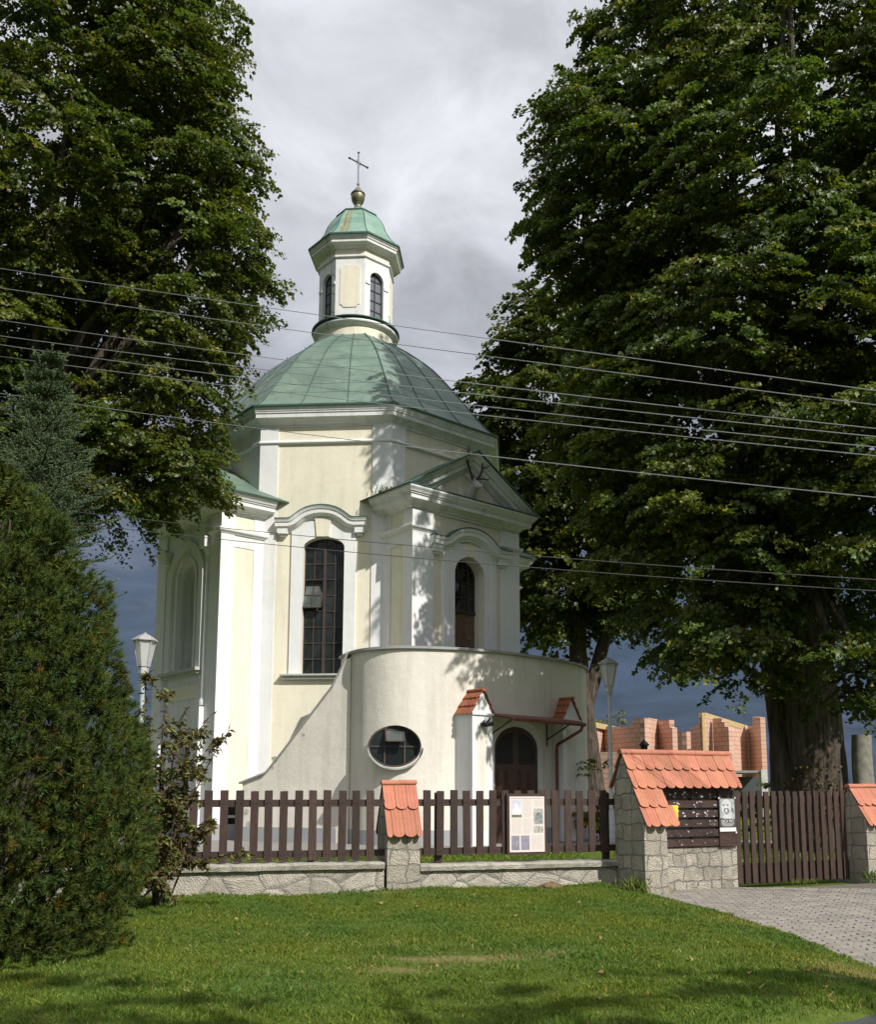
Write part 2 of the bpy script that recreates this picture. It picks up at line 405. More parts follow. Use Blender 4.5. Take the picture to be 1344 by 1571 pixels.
class MB:
    def __init__(s): s.v = []; s.f = []; s.tint = []
    def add(s, vs, fs, tint=None):
        k = len(s.v)
        s.v += [tuple(map(float, p)) for p in vs]; s.f += [tuple(k + i for i in f) for f in fs]
        s.tint += [tint or (1, 1, 1)] * len(vs)
    def box(s, fr, s0, s1, d0, d1, z0, z1):
        P = [fr.at(a, d, z) for a in (s0, s1) for d in (d0, d1) for z in (z0, z1)]
        s.add(P, [(0, 1, 3, 2), (4, 6, 7, 5), (0, 4, 5, 1), (2, 3, 7, 6), (0, 2, 6, 4), (1, 5, 7, 3)])
    def prism(s, fr, poly, d0, d1, tint=None):                 # polygon (s, z) pushed along d
        n = len(poly)
        P = [fr.at(a, d0, z) for a, z in poly] + [fr.at(a, d1, z) for a, z in poly]
        s.add(P, [tuple(range(n))[::-1], tuple(range(n, 2 * n))] + [(i, (i + 1) % n, n + (i + 1) % n, n + i) for i in range(n)], tint)
    def flat(s, fr, poly, z0, z1):                             # plan polygon (s, d) pushed along z
        n = len(poly)
        P = [fr.at(a, d, z0) for a, d in poly] + [fr.at(a, d, z1) for a, d in poly]
        s.add(P, [tuple(range(n))[::-1], tuple(range(n, 2 * n))] + [(i, (i + 1) % n, n + (i + 1) % n, n + i) for i in range(n)])
    def loft(s, rings, closed=False, caps=True, ringclosed=True):
        m = len(rings[0]); k = len(rings)
        V = [p for r in rings for p in r]; F = []
        for i in range(k if closed else k - 1):
            j = (i + 1) % k
            for a in range(m if ringclosed else m - 1):
                c = (a + 1) % m
                F.append((i * m + a, i * m + c, j * m + c, j * m + a))
        if caps and not closed and ringclosed:
            F.append(tuple(range(m))[::-1]); F.append(tuple((k - 1) * m + i for i in range(m)))
        s.add(V, F)
    def tube(s, pts, r, n=8, caps=True):
        pts = [Vector(p) for p in pts]
        rs = r if isinstance(r, (list, tuple)) else [r] * len(pts)
        rings = []
        up = None
        for i, p in enumerate(pts):
            d = (pts[min(i + 1, len(pts) - 1)] - pts[max(i - 1, 0)]).normalized()
            if up is None: up = d.orthogonal().normalized()
            a = (up - d * up.dot(d)).normalized(); b_ = d.cross(a); up = a
            rings.append([p + (a * math.cos(2 * math.pi * k / n) + b_ * math.sin(2 * math.pi * k / n)) * rs[i] for k in range(n)])
        s.loft(rings, caps=caps)
    def lathe(s, prof, n=32, c=(0, 0)):                         # prof: (r, z)
        s.loft([[(c[0] + r * math.cos(2 * math.pi * k / n), c[1] + r * math.sin(2 * math.pi * k / n), z) for k in range(n)] for r, z in prof])
    def build(s, name, mat, parent=None, smooth=False, recalc=True, shift=(0, 0, 0)):
        me = bpy.data.meshes.new(name)
        me.from_pydata([(x + shift[0], y + shift[1], z + shift[2]) for x, y, z in s.v], [], s.f)
        if any(tt != (1, 1, 1) for tt in s.tint) or mat in ('terracotta', 'old_terracotta', 'paving_stone'):
            a = me.color_attributes.new('tint', 'FLOAT_COLOR', 'POINT')
            a.data.foreach_set('color', [x for tt in s.tint for x in (*tt, 1)])
        if recalc:
            bm = bmesh.new(); bm.from_mesh(me)
            bmesh.ops.recalc_face_normals(bm, faces=bm.faces)
            bm.to_mesh(me); bm.free()
        if smooth:
            me.polygons.foreach_set('use_smooth', [True] * len(me.polygons))
            try: me.set_sharp_from_angle(angle=rad(40))
            except Exception: pass
        me.materials.append(MATS[mat])
        o = bpy.data.objects.new(name, me)
        return link(o, parent)

class Fr:                                                       # local frame: s along, d outward, z up
    def __init__(f, o, t_, n_): f.o, f.t, f.n = Vector((*o, 0)), Vector((*t_, 0)), Vector((*n_, 0))
    def at(f, s, d, z): return f.o + f.t * s + f.n * d + Vector((0, 0, z))
PL = Fr((0, 0), (1, 0), (0, 1))                                 # plain x, y, z

def cut(o, *cutters):
    """carve openings out of a solid"""
    tmp = []
    for cmb_ in cutters:
        c = cmb_.build('cutter', 'plinth_grey')
        md = o.modifiers.new('cut', 'BOOLEAN'); md.operation = 'DIFFERENCE'; md.object = c; md.solver = 'EXACT'
        c.parent = o.parent
        tmp.append(c)
    bpy.context.view_layer.update()
    dg = bpy.context.evaluated_depsgraph_get()
    me = bpy.data.meshes.new_from_object(o.evaluated_get(dg))
    o.modifiers.clear()
    o.data = me
    if not me.materials: me.materials.append(MATS['cream_plaster'])
    for c in tmp: bpy.data.objects.remove(c, do_unlink=True)
    return o

def arch_poly(c, hw, z0, zs, rise, n=20):
    """outline of an opening with an arched head"""
    pts = [(c - hw, z0), (c + hw, z0)]
    for k in range(n + 1):
        a = math.pi * k / n
        pts.append((c + hw * math.cos(a), zs + rise * math.sin(a)))
    return pts
def ring_band(mb, fr, c, hw0, hw1, z0, zs, rise0, rise1, d0, d1, n=20):
    """flat band round an arched opening, open at the bottom"""
    def path(h, r): return [(c - h, z0)] + [(c - h * math.cos(math.pi * k / n), zs + r * math.sin(math.pi * k / n)) for k in range(n + 1)] + [(c + h, z0)]
    A, B = path(hw0, rise0), path(hw1, rise1)
    mb.loft([[fr.at(a[0], d0, a[1]), fr.at(a[0], d1, a[1]), fr.at(b_[0], d1, b_[1]), fr.at(b_[0], d0, b_[1])] for a, b_ in zip(A, B)])

def plan_sweep(mb, path, prof, closed=False, conv=None):
    """moulding: profile (out, z) carried round a plan path of (x, y) that turns about the origin"""
    n = len(path); segs = []
    for i in range(n if closed else n - 1):
        p, q = Vector(path[i]), Vector(path[(i + 1) % n])
        d = (q - p).normalized(); nn = Vector((d.y, -d.x))
        if nn.dot((p + q) / 2) < 0: nn = -nn
        segs.append(nn)
    rings = []
    for i in range(n):
        if closed: a, b_ = segs[i - 1], segs[i]
        else: a, b_ = segs[max(i - 1, 0)], segs[min(i, n - 2)]
        m_ = (a + b_) / (1 + a.dot(b_))
        rings.append([(path[i][0] + m_.x * o_, path[i][1] + m_.y * o_, z) for o_, z in prof])
    mb.loft(rings, closed=closed)

# ------------------------------------------------------------------ foliage
def leaf_mesh(name, mat, parent, C, A, Nn, L, W, tint, fold=.18, shift=(0, 0, 0)):
    """many small folded leaves: centres C, long axes A, normals Nn"""
    C = np.asarray(C) + np.asarray(shift)
    A = A / np.linalg.norm(A, axis=1, keepdims=True)
    B = np.cross(Nn, A); B /= (np.linalg.norm(B, axis=1, keepdims=True) + 1e-9)
    U = np.cross(A, B)
    L = np.asarray(L)[:, None]; W = np.asarray(W)[:, None]
    V = np.stack([C - A * L * .5, C + B * W * .5 + U * W * fold - A * L * .08, C + A * L * .5, C - B * W * .5 + U * W * fold - A * L * .08], 1)
    n = len(C)
    V = V.reshape(-1, 3)
    I = np.arange(n)[:, None] * 4
    F = np.concatenate([I + 0, I + 1, I + 2, I + 0, I + 2, I + 3], 1).reshape(-1)
    return tri_mesh(name, mat, parent, V, F, np.repeat(tint, 4, 0))
def tri_mesh(name, mat, parent, V, F, tint):
    me = bpy.data.meshes.new(name)
    nv, nf = len(V), len(F) // 3
    me.vertices.add(nv); me.vertices.foreach_set('co', V.astype(np.float32).ravel())
    me.loops.add(nf * 3); me.loops.foreach_set('vertex_index', F.astype(np.int32))
    me.polygons.add(nf)
    me.polygons.foreach_set('loop_start', np.arange(nf, dtype=np.int32) * 3)
    try: me.polygons.foreach_set('loop_total', np.full(nf, 3, dtype=np.int32))
    except Exception: pass
    a = me.color_attributes.new('tint', 'FLOAT_COLOR', 'POINT')
    a.data.foreach_set('color', np.concatenate([tint, np.ones((nv, 1))], 1).astype(np.float32).ravel())
    me.update(calc_edges=True)
    me.materials.append(MATS[mat])
    return link(bpy.data.objects.new(name, me), parent)

def unit(v): return v / (np.linalg.norm(v, axis=-1, keepdims=True) + 1e-9)

def sprays(rng, lobes, per_m2, leaves, L=.75, droop=.45, leaf=(.13, .11), inner=.22, hue=(1, 1, 1), autumn=.03, dark_in=True):
    """leafy sprays set on and inside ellipsoid lobes (centre, radii)"""
    P, E = [], []
    up = np.array([0, 0, 1.0]); M = 10
    for c, r in lobes:
        c, r = np.array(c), np.array(r)
        area = 4 * math.pi * ((r[0] * r[1]) ** 1.6 / 3 + (r[0] * r[2]) ** 1.6 / 3 + (r[1] * r[2]) ** 1.6 / 3) ** (1 / 1.6)
        n = max(3, int(area * per_m2 / M))
        d = unit(rng.normal(size=(n, 3)))
        bumps = unit(rng.normal(size=(26, 3)))
        amp = rng.uniform(-.16, .17, 26)
        R = 1 + (amp * np.exp(-(1 - d @ bumps.T) / .06)).sum(1)
        f = np.where(rng.random(n) < inner, rng.uniform(.35, .88, n), 1 - np.abs(rng.normal(0, .06, n)))
        p = c + d * r * (R * f)[:, None]
        keep = np.ones(n, bool)
        for c2, r2 in lobes:                                    # nothing deep inside another lobe
            if np.array_equal(c, np.array(c2)): continue
            q = np.linalg.norm((p - np.array(c2)) / np.array(r2), axis=1)
            keep &= (q > .62) | (rng.random(n) < .15)
        p, e = p[keep], unit(d / r)[keep]; n = len(p)
        eh = e * [1, 1, .35]; eh = unit(eh + rng.normal(0, .12, eh.shape))       # a bough: sprays arched over like a small umbrella
        sd = unit(np.cross(eh, up))
        size = (L * 1.05 * rng.uniform(.7, 1.35, n))[:, None, None]
        a_ = rng.uniform(-1.0, .45, (n, M, 1)); b_ = rng.normal(0, .55, (n, M, 1))
        v_ = .22 - .42 * (a_ ** 2 * .6 + b_ ** 2) + rng.normal(0, .07, (n, M, 1))
        P.append((p[:, None] + size * (a_ * eh[:, None] + b_ * sd[:, None] + v_ * up)).reshape(-1, 3))
        E.append((eh[:, None] * .75 + (a_ * eh[:, None] * .5 + b_ * sd[:, None]) * .9).reshape(-1, 3))
    P = np.concatenate(P); E = np.concatenate(E); n = len(P)
    E = unit(E) + rng.normal(0, .22, E.shape); E[:, 2] = E[:, 2] * .6 - droop * .62
    E = unit(E)
    side = unit(np.cross(E, up) + rng.normal(0, .15, E.shape))
    k = leaves
    Ls = L * rng.uniform(.6, 1.35, n)
    tt = rng.random((n, k)) ** .8
    ww = rng.normal(0, .23, (n, k)) * (1.15 - .6 * tt)
    dr = -droop * tt ** 2 * .6
    C = (P[:, None] + E[:, None] * (tt * Ls[:, None])[..., None] + side[:, None] * (ww * Ls[:, None])[..., None])
    C[..., 2] += dr * Ls[:, None] + rng.normal(0, .05, (n, k)) * Ls[:, None]
    C = C.reshape(-1, 3)
    m_ = len(C)
    spn = unit(up * .9 + E * .55 + rng.normal(0, .35, E.shape))
    Nn = unit(np.repeat(spn, k, 0) + rng.normal(0, .48, (m_, 3)))
    A = np.repeat(E, k, 0) * .8 + np.repeat(side, k, 0) * np.sign(ww).reshape(-1, 1) * .7 + np.array([0, 0, -.35]) + rng.normal(0, .3, (m_, 3))
    A = A - Nn * (A * Nn).sum(1, keepdims=True)
    sp_t = np.repeat(np.repeat(rng.normal(1, .17, (n // 10, 1)), 10, 0) * rng.normal(1, .08, (n, 1)), k, 0)
    warm = np.repeat(np.clip(np.repeat(rng.random((n // 10, 1)), 10, 0) + rng.normal(0, .15, (n, 1)), 0, 1), k, 0)
    tint = np.clip(sp_t * rng.normal(1, .16, (m_, 1)), .45, 1.7) * np.array(hue)
    tint = tint * np.where(warm > .55, [[1.28, 1.08, .85]], [[.95, 1, 1.05]])
    au = rng.random(m_) < autumn
    tint[au] = tint[au] * np.array([2.6, 1.6, .7])
    s = rng.uniform(.75, 1.25, m_)
    return C, A, Nn, leaf[0] * s, leaf[1] * s, tint

def bark_tube(mb, pts, rs, nseg=40, sub=6, ridge=.06, seed=1, flare=0):
    """trunk or limb with furrowed bark"""
    rng = np.random.default_rng(seed)
    P = [Vector(p) for p in pts]; fine = []
    for i in range(len(P) - 1):
        p0 = P[max(i - 1, 0)]; p1 = P[i]; p2 = P[i + 1]; p3 = P[min(i + 2, len(P) - 1)]
        for k in range(sub):
            u_ = k / sub
            q = .5 * ((2 * p1) + (p2 - p0) * u_ + (2 * p0 - 5 * p1 + 4 * p2 - p3) * u_ ** 2 + (3 * p1 - p0 - 3 * p2 + p3) * u_ ** 3)
            fine.append((q, rs[i] + (rs[i + 1] - rs[i]) * u_))
    fine.append((P[-1], rs[-1]))
    ph = rng.uniform(0, 6.28, 12); fq = rng.integers(5, 19, 12); am = rng.uniform(.3, 1, 12); dr = rng.normal(0, .8, 12)
    rings = []; up = Vector((1, 0, 0))
    for i, (p, r) in enumerate(fine):
        d = (fine[min(i + 1, len(fine) - 1)][0] - fine[max(i - 1, 0)][0]).normalized()
        a = (up - d * up.dot(d)).normalized(); b_ = d.cross(a); up = a
        ring = []
        for k in range(nseg):
            th = 2 * math.pi * k / nseg
            g = sum(am[j] * math.sin(fq[j] * th + ph[j] + dr[j] * i * .35) for j in range(12)) / 4
            g += .35 * rng.normal() 
            lump = .10 * math.sin(2 * th + ph[0] + i * .08) + .07 * math.sin(3 * th + ph[1] - i * .1)
            fl = flare * max(0, 1 - i / (.25 * len(fine))) ** 2 * (1 + .5 * math.sin(5 * th + ph[2]))
            ring.append(p + (a * math.cos(th) + b_ * math.sin(th)) * r * (1 + ridge * g * .5 + lump * .6 + fl))
        rings.append(ring)
    mb.loft(rings)

# ------------------------------------------------------------------ the church
ZG = 0.1                                                        # level of the churchyard
CX, CY, AL = -3.7926, 32.4808, .7233
AP, D, HW = 4.8445, 6.109, 2.13                                 # octagon apothem, reach and half width of the four arms
T8 = math.tan(math.pi / 8)
church = thing('church', 'small cream and white octagonal baroque church with green copper dome and lantern', 'church', (CX, CY, ZG), AL)
class FC(Fr):
    def at(f, s, d, z): return f.o + f.t * s + f.n * d + Vector((0, 0, z - ZG))
def face(ang):
    n_ = (math.cos(ang), math.sin(ang)); return FC((0, 0), (-n_[1], n_[0]), n_)
CP = FC((0, 0), (1, 0), (0, -1))                                # portico front: s = u, d = v
diag = face(rad(225)); port = face(rad(270)); larm = face(rad(180)); rarm = face(0); barm = face(rad(90))
def octo(ap): return [(ap / math.cos(math.pi / 8) * math.cos(rad(22.5 + 45 * k)), ap / math.cos(math.pi / 8) * math.sin(rad(22.5 + 45 * k))) for k in range(8)]
def zp(prof): return [(o_, z - ZG) for o_, z in prof]
def octo_solid(ap, z0, z1):
    mb = MB(); P = octo(ap)
    mb.loft([[(x, y, z0 - ZG) for x, y in P], [(x, y, z1 - ZG) for x, y in P]]); return mb

wall = octo_solid(AP, ZG, 13.0).build('wall', 'cream_plaster', church)
cutw = MB(); cutw.prism(diag, arch_poly(0.02, .625, 4.89, 8.72, .33), AP - .55, AP + .3)
cut(wall, cutw)
# corner strips of the drum
for k in range(8):
    fr = face(rad(45 * k))
    if k in (1, 2): continue
    for sg in (-1, 1):
        mb = MB()
        e0 = AP * T8; e1 = (AP + .04) * T8
        mb.flat(fr, [(sg * 1.46, AP - .1), (sg * 1.46, AP + .04), (sg * e1, AP + .04), (sg * (AP - .1) * T8, AP - .1)], ZG, 12.62)
        mb.build('pilaster', 'white_plaster', church)
mb = MB(); plan_sweep(mb, octo(AP), zp([(-.05, 12.0), (.05, 12.0), (.09, 12.03), (.09, 12.07), (.05, 12.11), (-.05, 12.11)]), True)
mb.build('string_course', 'white_plaster', church)
mb = MB(); plan_sweep(mb, octo(AP), zp([(-.1, 12.56), (.04, 12.56), (.05, 12.62), (.09, 12.64), (.14, 12.69), (.23, 12.75), (.27, 12.765), (.28, 12.77), (.28, 12.90), (.305, 12.905), (.31, 12.95), (.325, 12.96), (.345, 13.03), (.36, 13.045), (.365, 13.09), (-.1, 13.09)]), True)
mb.build('cornice', 'weathered_white', church)
# dome
DP = [(5.23, 13.10), (5.23, 13.13), (5.06, 13.215), (4.85, 13.43), (4.57, 13.78), (4.12, 14.43), (3.77, 14.92), (3.5, 15.27), (3.24, 15.61), (2.96, 15.95), (2.6, 16.31), (2.25, 16.62), (1.98, 16.85), (1.65, 17.10), (1.36, 17.34)]
mb = MB(); mb.loft([[(x, y, z - ZG) for x, y in octo(a)] for a, z in DP])
mb.build('dome_roof', 'copper_roof', church)
mb = MB()
DPn = DP[1:]
for k in range(8):
    fr = face(rad(45 * k))
    for q in (-1.0, -.36, .33):
        pts = [fr.at(a * T8 * q, a + .006, z) for a, z in DPn]
        mb.tube(pts, .028 if q == -1 else .02, 6)
    for i, zc in enumerate(np.arange(13.6, 17.2, .62)):
        for a_, b_ in ((-1, -.36), (-.36, .33), (.33, 1)):
            z = zc + .3 * ((i + round(a_ * 3)) % 2) * .6 + .05 * math.sin(7 * k + 3 * i + a_ * 9)
            ap = np.interp(z, [p[1] for p in DPn], [p[0] for p in DPn])
            mb.tube([fr.at(ap * T8 * a_, ap + .002, z), fr.at(ap * T8 * b_, ap + .002, z)], .005, 5)
mb.build('roof_seam', 'seam_metal', church)
mb = MB(); plan_sweep(mb, octo(5.235), zp([(-.02, 13.085), (.02, 13.085), (.02, 13.14), (-.02, 13.14)]), True)
mb.build('roof_edge', 'copper_edge', church)
for q in (.45, .62, .8):                                        # clips of the lightning conductor on the left ridge
    pass
mb = MB(); e_ = Vector((-math.cos(math.pi / 8), math.sin(math.pi / 8), 0))
cp = []
for a, z in DPn:
    p = Vector(octo(a)[3]).to_3d(); cp.append(Vector((p.x, p.y, z - ZG + .04)) + p.normalized() * .04)
mb.tube(cp, .008, 5)
for p in cp[::2]: mb.tube([p + Vector((0, 0, .08)), p - Vector((0, 0, .16))], .014, 5)
mb.build('lightning_conductor', 'iron_dark', church)

# lantern
LA = 1.27
ln = MB(); ln.lathe([(1.30, 17.0 - ZG), (1.385, 17.0 - ZG), (1.385, 17.68 - ZG), (1.30, 17.68 - ZG)], 48)
lant = ln.build('lantern_base', 'cream_plaster', church, smooth=True)
mb = MB(); mb.lathe([(1.2, 17.66 - ZG), (1.40, 17.66 - ZG)] + [(1.42 + .13 * math.sin(math.pi * k / 8), 17.68 - ZG + .26 * k / 8) for k in range(9)] + [(1.2, 17.96 - ZG)], 56)
mb.build('ring_moulding', 'lantern_white', lant, smooth=True)
mb = MB(); mb.lathe([(1.2, 17.945 - ZG), (1.60, 17.925 - ZG), (1.60, 17.96 - ZG), (1.3, 18.07 - ZG), (1.2, 18.07 - ZG)], 56)
mb.build('ring_roof', 'copper_edge', lant, smooth=True)
lw = octo_solid(LA, 17.95, 20.98).build('lantern_tower', 'lantern_white', church)
inner = octo_solid(LA - .26, 17.9, 20.7)
cs_ = [inner]
for fr in (port, larm, rarm, barm):
    c = MB(); c.prism(fr, arch_poly(0, .29, 18.06, 19.57, .29), LA - .5, LA + .2); cs_.append(c)
cut(lw, *cs_)
for fr in (port, larm, rarm, barm):
    mb = MB()
    for s_ in (-.29, .29): mb.box(fr, s_ - .02, s_ + .02, LA - .17, LA - .12, 18.06, 19.6)
    mb.box(fr, -.018, .018, LA - .17, LA - .12, 18.06, 19.85)
    for z in (18.07, 18.42, 18.80, 19.18, 19.56): mb.box(fr, -.29, .29, LA - .165, LA - .125, z, z + .03)
    ring_band(mb, fr, 0, .26, .30, 19.56, 19.57, .26, .30, LA - .17, LA - .12)
    wf = mb.build('window', 'iron_dark', lw)
    mb = MB(); mb.prism(fr, arch_poly(0, .285, 18.06, 19.57, .285), LA - .15, LA - .145)
    mb.build('window_pane', 'lantern_glass', lw)
    for sg in (-1, 1):
        mb = MB(); mb.box(fr, sg * .31, sg * .50, LA - .01, LA + .035, 19.30, 19.40); mb.build('impost', 'lantern_white', lw)
for ang in (225, 315, 135, 45):
    fr = face(rad(ang)); mb = MB()
    def sc_end(z, sg): return [(-.36, z), (-.36, z + sg * .10), (-.27, z + sg * .13), (-.24, z + sg * .2), (-.14, z + sg * .21), (.14, z + sg * .21), (.24, z + sg * .2), (.27, z + sg * .13), (.36, z + sg * .10), (.36, z)]
    mb.prism(fr, sc_end(19.78, 1) + sc_end(18.60, -1)[::-1], LA - .02, LA + .022)
    mb.build('panel', 'cream_plaster', lw)
mb = MB(); plan_sweep(mb, octo(LA), zp([(-.03, 20.26), (.03, 20.26), (.06, 20.29), (.06, 20.34), (.02, 20.37), (-.03, 20.37)]), True)
mb.build('moulding', 'lantern_white', lw)
mb = MB(); P = octo(LA + .006)
mb.loft([[(x, y, 20.375 - ZG) for x, y in P], [(x, y, 20.64 - ZG) for x, y in P]]); mb.build('frieze', 'cream_plaster', lw)
mb = MB(); plan_sweep(mb, octo(LA), zp([(-.05, 20.62), (.05, 20.62), (.08, 20.65), (.14, 20.69), (.24, 20.725), (.28, 20.73), (.28, 20.83), (.31, 20.835), (.33, 20.89), (.36, 20.91), (.37, 20.96), (-.05, 20.97)]), True)
mb.build('cornice', 'lantern_white', lw)
mb = MB(); CPf = [(1.655, 20.965), (1.655, 21.0), (1.55, 21.07), (1.33, 21.34), (1.13, 21.69), (1.04, 21.98), (.90, 22.24), (.71, 22.50)]
mb.loft([[(x, y, z - ZG) for x, y in octo(a)] for a, z in CPf])
cup = mb.build('cupola', 'copper_cupola', church)
simple('rust_stain', (.25, .19, .085), .7, 0, .35, 7, 0, .3, (3, 3, .6))
mb = MB()
for q0, q1 in ((-.62, -.42), (-.30, -.20), (-.12, -.09)):
    mb.loft([[diag.at(a * T8 * q0, a + .003, z), diag.at(a * T8 * q1, a + .003, z), diag.at(a * T8 * q1, a - .01, z), diag.at(a * T8 * q0, a - .01, z)] for a, z in CPf[2:]])
mb.build('rust_streak', 'rust_stain', cup)
mb = MB()
for k in range(8):
    fr = face(rad(45 * k))
    mb.tube([fr.at(-a * T8, a + .004, z) for a, z in CPf[1:]], .016, 6)
plan_sweep(mb, octo(1.66), zp([(-.01, 20.955), (.015, 20.955), (.015, 21.015), (-.01, 21.015)]), True)
plan_sweep(mb, octo(.71), zp([(-.02, 22.49), (.04, 22.49), (.04, 22.53), (-.02, 22.53)]), True)
mb.build('seam', 'copper_edge', cup)
mb = MB(); mb.loft([[(x, y, z - ZG) for x, y in octo(a)] for a, z in [(.72, 22.515), (.42, 22.72), (.2, 22.9), (.12, 23.02)]])
mb.build('cap', 'copper_cupola', cup)
mb = MB(); mb.lathe([(.03, 22.98 - ZG), (.15, 23.0 - ZG), (.12, 23.1 - ZG), (.14, 23.14 - ZG)] + [(.255 * math.sin(math.pi * (.17 + .74 * k / 12)) ** .85, 23.15 + .66 * k / 12 - ZG) for k in range(13)] + [(.05, 23.84 - ZG)], 24)
orb = mb.build('orb', 'orb_metal', church, smooth=True)
mb = MB(); mb.lathe([(.245, 23.52 - ZG), (.27, 23.53 - ZG), (.27, 23.57 - ZG), (.245, 23.58 - ZG)], 24); mb.build('orb_band', 'iron_dark', orb)
mb = MB()
mb.tube([(0, 0, 23.8 - ZG), (0, 0, 25.26 - ZG)], .028, 8); mb.tube([(-.40, 0, 24.86 - ZG), (.40, 0, 24.86 - ZG)], .026, 8)
for p in ((0, 0, 25.27), (-.41, 0, 24.86), (.41, 0, 24.86)):
    mb.lathe([(.001, p[2] - .055 - ZG), (.045, p[2] - .02 - ZG), (.045, p[2] + .02 - ZG), (.001, p[2] + .055 - ZG)], 10, (p[0], p[1]))
for a in range(4):
    x, z = .09 * math.cos(rad(45 + 90 * a)), .09 * math.sin(rad(45 + 90 * a))
    mb.tube([(x * .6, 0, 24.86 + z * .6 - ZG), (x * 1.5, 0, 24.86 + z * 1.5 - ZG)], .010, 6)
mb.tube([(0, 0, 23.95 - ZG), (0, 0, 24.02 - ZG)], .05, 8)
mb.build('cross', 'cross_metal', church)
mb = MB()
for dx in (-1.2,):
    q = face(rad(180)); 
    mb.tube([q.at(.45, 1.62, 21.02), q.at(.47, 1.68, 20.95), q.at(.5, 1.42, 20.0), q.at(.5, 1.42, 18.1), q.at(.5, 1.66, 17.95), q.at(.5, 1.5, 17.4), q.at(.9, 2.1, 16.9)], .008, 5)
    for z in (19.6, 18.9, 18.2): mb.tube([q.at(.5, 1.42, z), q.at(.5, 1.28, z)], .012, 5)
mb.build('conductor_wire', 'iron_dark', lw)

# window hoods
def hood(fr, c, d0, half, zf, zt, proj, parent, keep=1.0):
    def h(s_):
        return (zt - zf) * float(np.interp(abs(s_) / (.70 * half), [0, .12, .25, .38, .5, .62, .72, .80, .87, .93, 1.0, 1.1], [1, .985, .945, .87, .77, .62, .46, .30, .16, .06, 0, 0]))
    xs = sorted(set([-half, half] + [round(half * (-1 + 2 * i / 56), 4) for i in range(57)]))
    prof = [(-.05, -.36), (.05, -.36), (.07, -.30), (.12, -.28), (.18, -.23), (.22, -.21), (.22, -.09), (.25, -.08), (.265, -.035), (.28, -.02), (.28, .0), (-.05, .0)]
    rings, tops = [], []
    for x in xs:
        dz = (h(x + .01) - h(x - .01)) / .02
        n_ = Vector((-dz, 1)).normalized(); f_ = min(1, 1 / max(.5, n_.y))
        e_ = (abs(x) - half) * 0
        rings.append([fr.at(c + x + (n_.x * b_ if abs(x) < half * .69 else 0), d0 + a_, zf + h(x) + (n_.y * b_ if abs(x) < half * .69 else b_)) for a_, b_ in prof])
        tops.append([fr.at(c + x, d0 - .05, zf + h(x) + .002), fr.at(c + x, d0 + .292, zf + h(x) + .002), fr.at(c + x, d0 + .292, zf + h(x) + .035), fr.at(c + x, d0 - .05, zf + h(x) + .05)])
    mb = MB()
    mb.loft(rings)
    for sg in (-1, 1):                                          # consoles under both ends
        for w0, w1, z0, z1, q in ((.73, .95, -.43, -.22, .17), (.77, .90, -.50, -.42, .11)):
            a0, a1 = sorted((c + sg * half * w0, c + sg * half * w1)); mb.box(fr, a0, a1, d0 - .02, d0 + q, zf + z0, zf + z1)
    o = mb.build('window_hood', 'white_plaster', parent)
    mb = MB(); mb.loft(tops); mb.build('hood_roof', 'copper_edge', o)
    return o

# great window of the face turned to the street
wn_ = MB()
wn_.prism(diag, [(-.97, 4.9), (.99, 4.9), (.99, 9.55), (-.97, 9.55)], AP - .02, AP + .055)
sur = wn_.build('window_surround', 'white_plaster', church)
cc_ = MB(); cc_.prism(diag, arch_poly(0.02, .625, 4.5, 8.72, .33), AP - .3, AP + .3); cut(sur, cc_)
sur.data.materials.clear(); sur.data.materials.append(MATS['white_plaster'])
mb = MB(); mb.prism(diag, [(-.20, 9.06), (.18, 9.06), (.24, 9.62), (-.26, 9.62)], AP, AP + .10); mb.build('keystone', 'cream_plaster', church)
hood(diag, -.06, AP, 1.40, 9.58, 9.98, .30, church)
mb = MB()
mb.box(diag, -1.2, 1.2, AP - .02, AP + .20, 4.84, 4.89); mb.box(diag, -1.13, 1.13, AP - .02, AP + .13, 4.74, 4.84)
mb.build('window_sill', 'sill_grey', church)
GL = AP - .24
colx = [-.605, -.30, .02, .33, .645]; rowz = [4.89 + .484 * i for i in range(9)]
mb = MB()
for i, x in enumerate(colx):
    wv = .045 if i == 2 else (.035 if i in (0, 4) else .018)
    zt = 8.72 if i in (0, 4) else 9.02
    sash = 1 if i in (1,) else 0
    if sash:
        mb.box(diag, x - wv, x + wv, GL, GL + .05, 4.89, rowz[4]); mb.box(diag, x - wv, x + wv, GL, GL + .05, rowz[6], zt - .02)
    else: mb.box(diag, x - wv, x + wv, GL, GL + (.07 if i == 2 else .05), 4.89, zt - (.0 if i == 2 else .03))
for j, z in enumerate(rowz):
    if j == 5: mb.box(diag, .02, .645, GL, GL + .045, z - .016, z + .016)
    else: mb.box(diag, -.605, .645, GL + .001, GL + .046, z - .016, z + .016)
ring_band(mb, diag, .02, .585, .63, 8.70, 8.72, .29, .335, GL, GL + .055)
win = mb.build('window_frame', 'window_wood', church)
mb = MB(); rnd = random.Random(4)
for i in range(4):
    for j in range(9):
        if i < 2 and j in (4, 5): continue
        x0, x1 = colx[i], colx[i + 1]; z0 = rowz[j]; z1 = rowz[j + 1] if j < 8 else 9.0 - .10 * (i in (0, 3))
        t1, t2 = rnd.uniform(-.012, .012), rnd.uniform(-.012, .012)
        P = [diag.at(x0, GL + .02 + t1, z0), diag.at(x1, GL + .02 - t1, z0), diag.at(x1, GL + .02 + t2, z1), diag.at(x0, GL + .02 - t2, z1)]
        mb.add(P, [(0, 1, 2, 3)])
mb.build('window_pane', 'dark_glass', win, recalc=False)
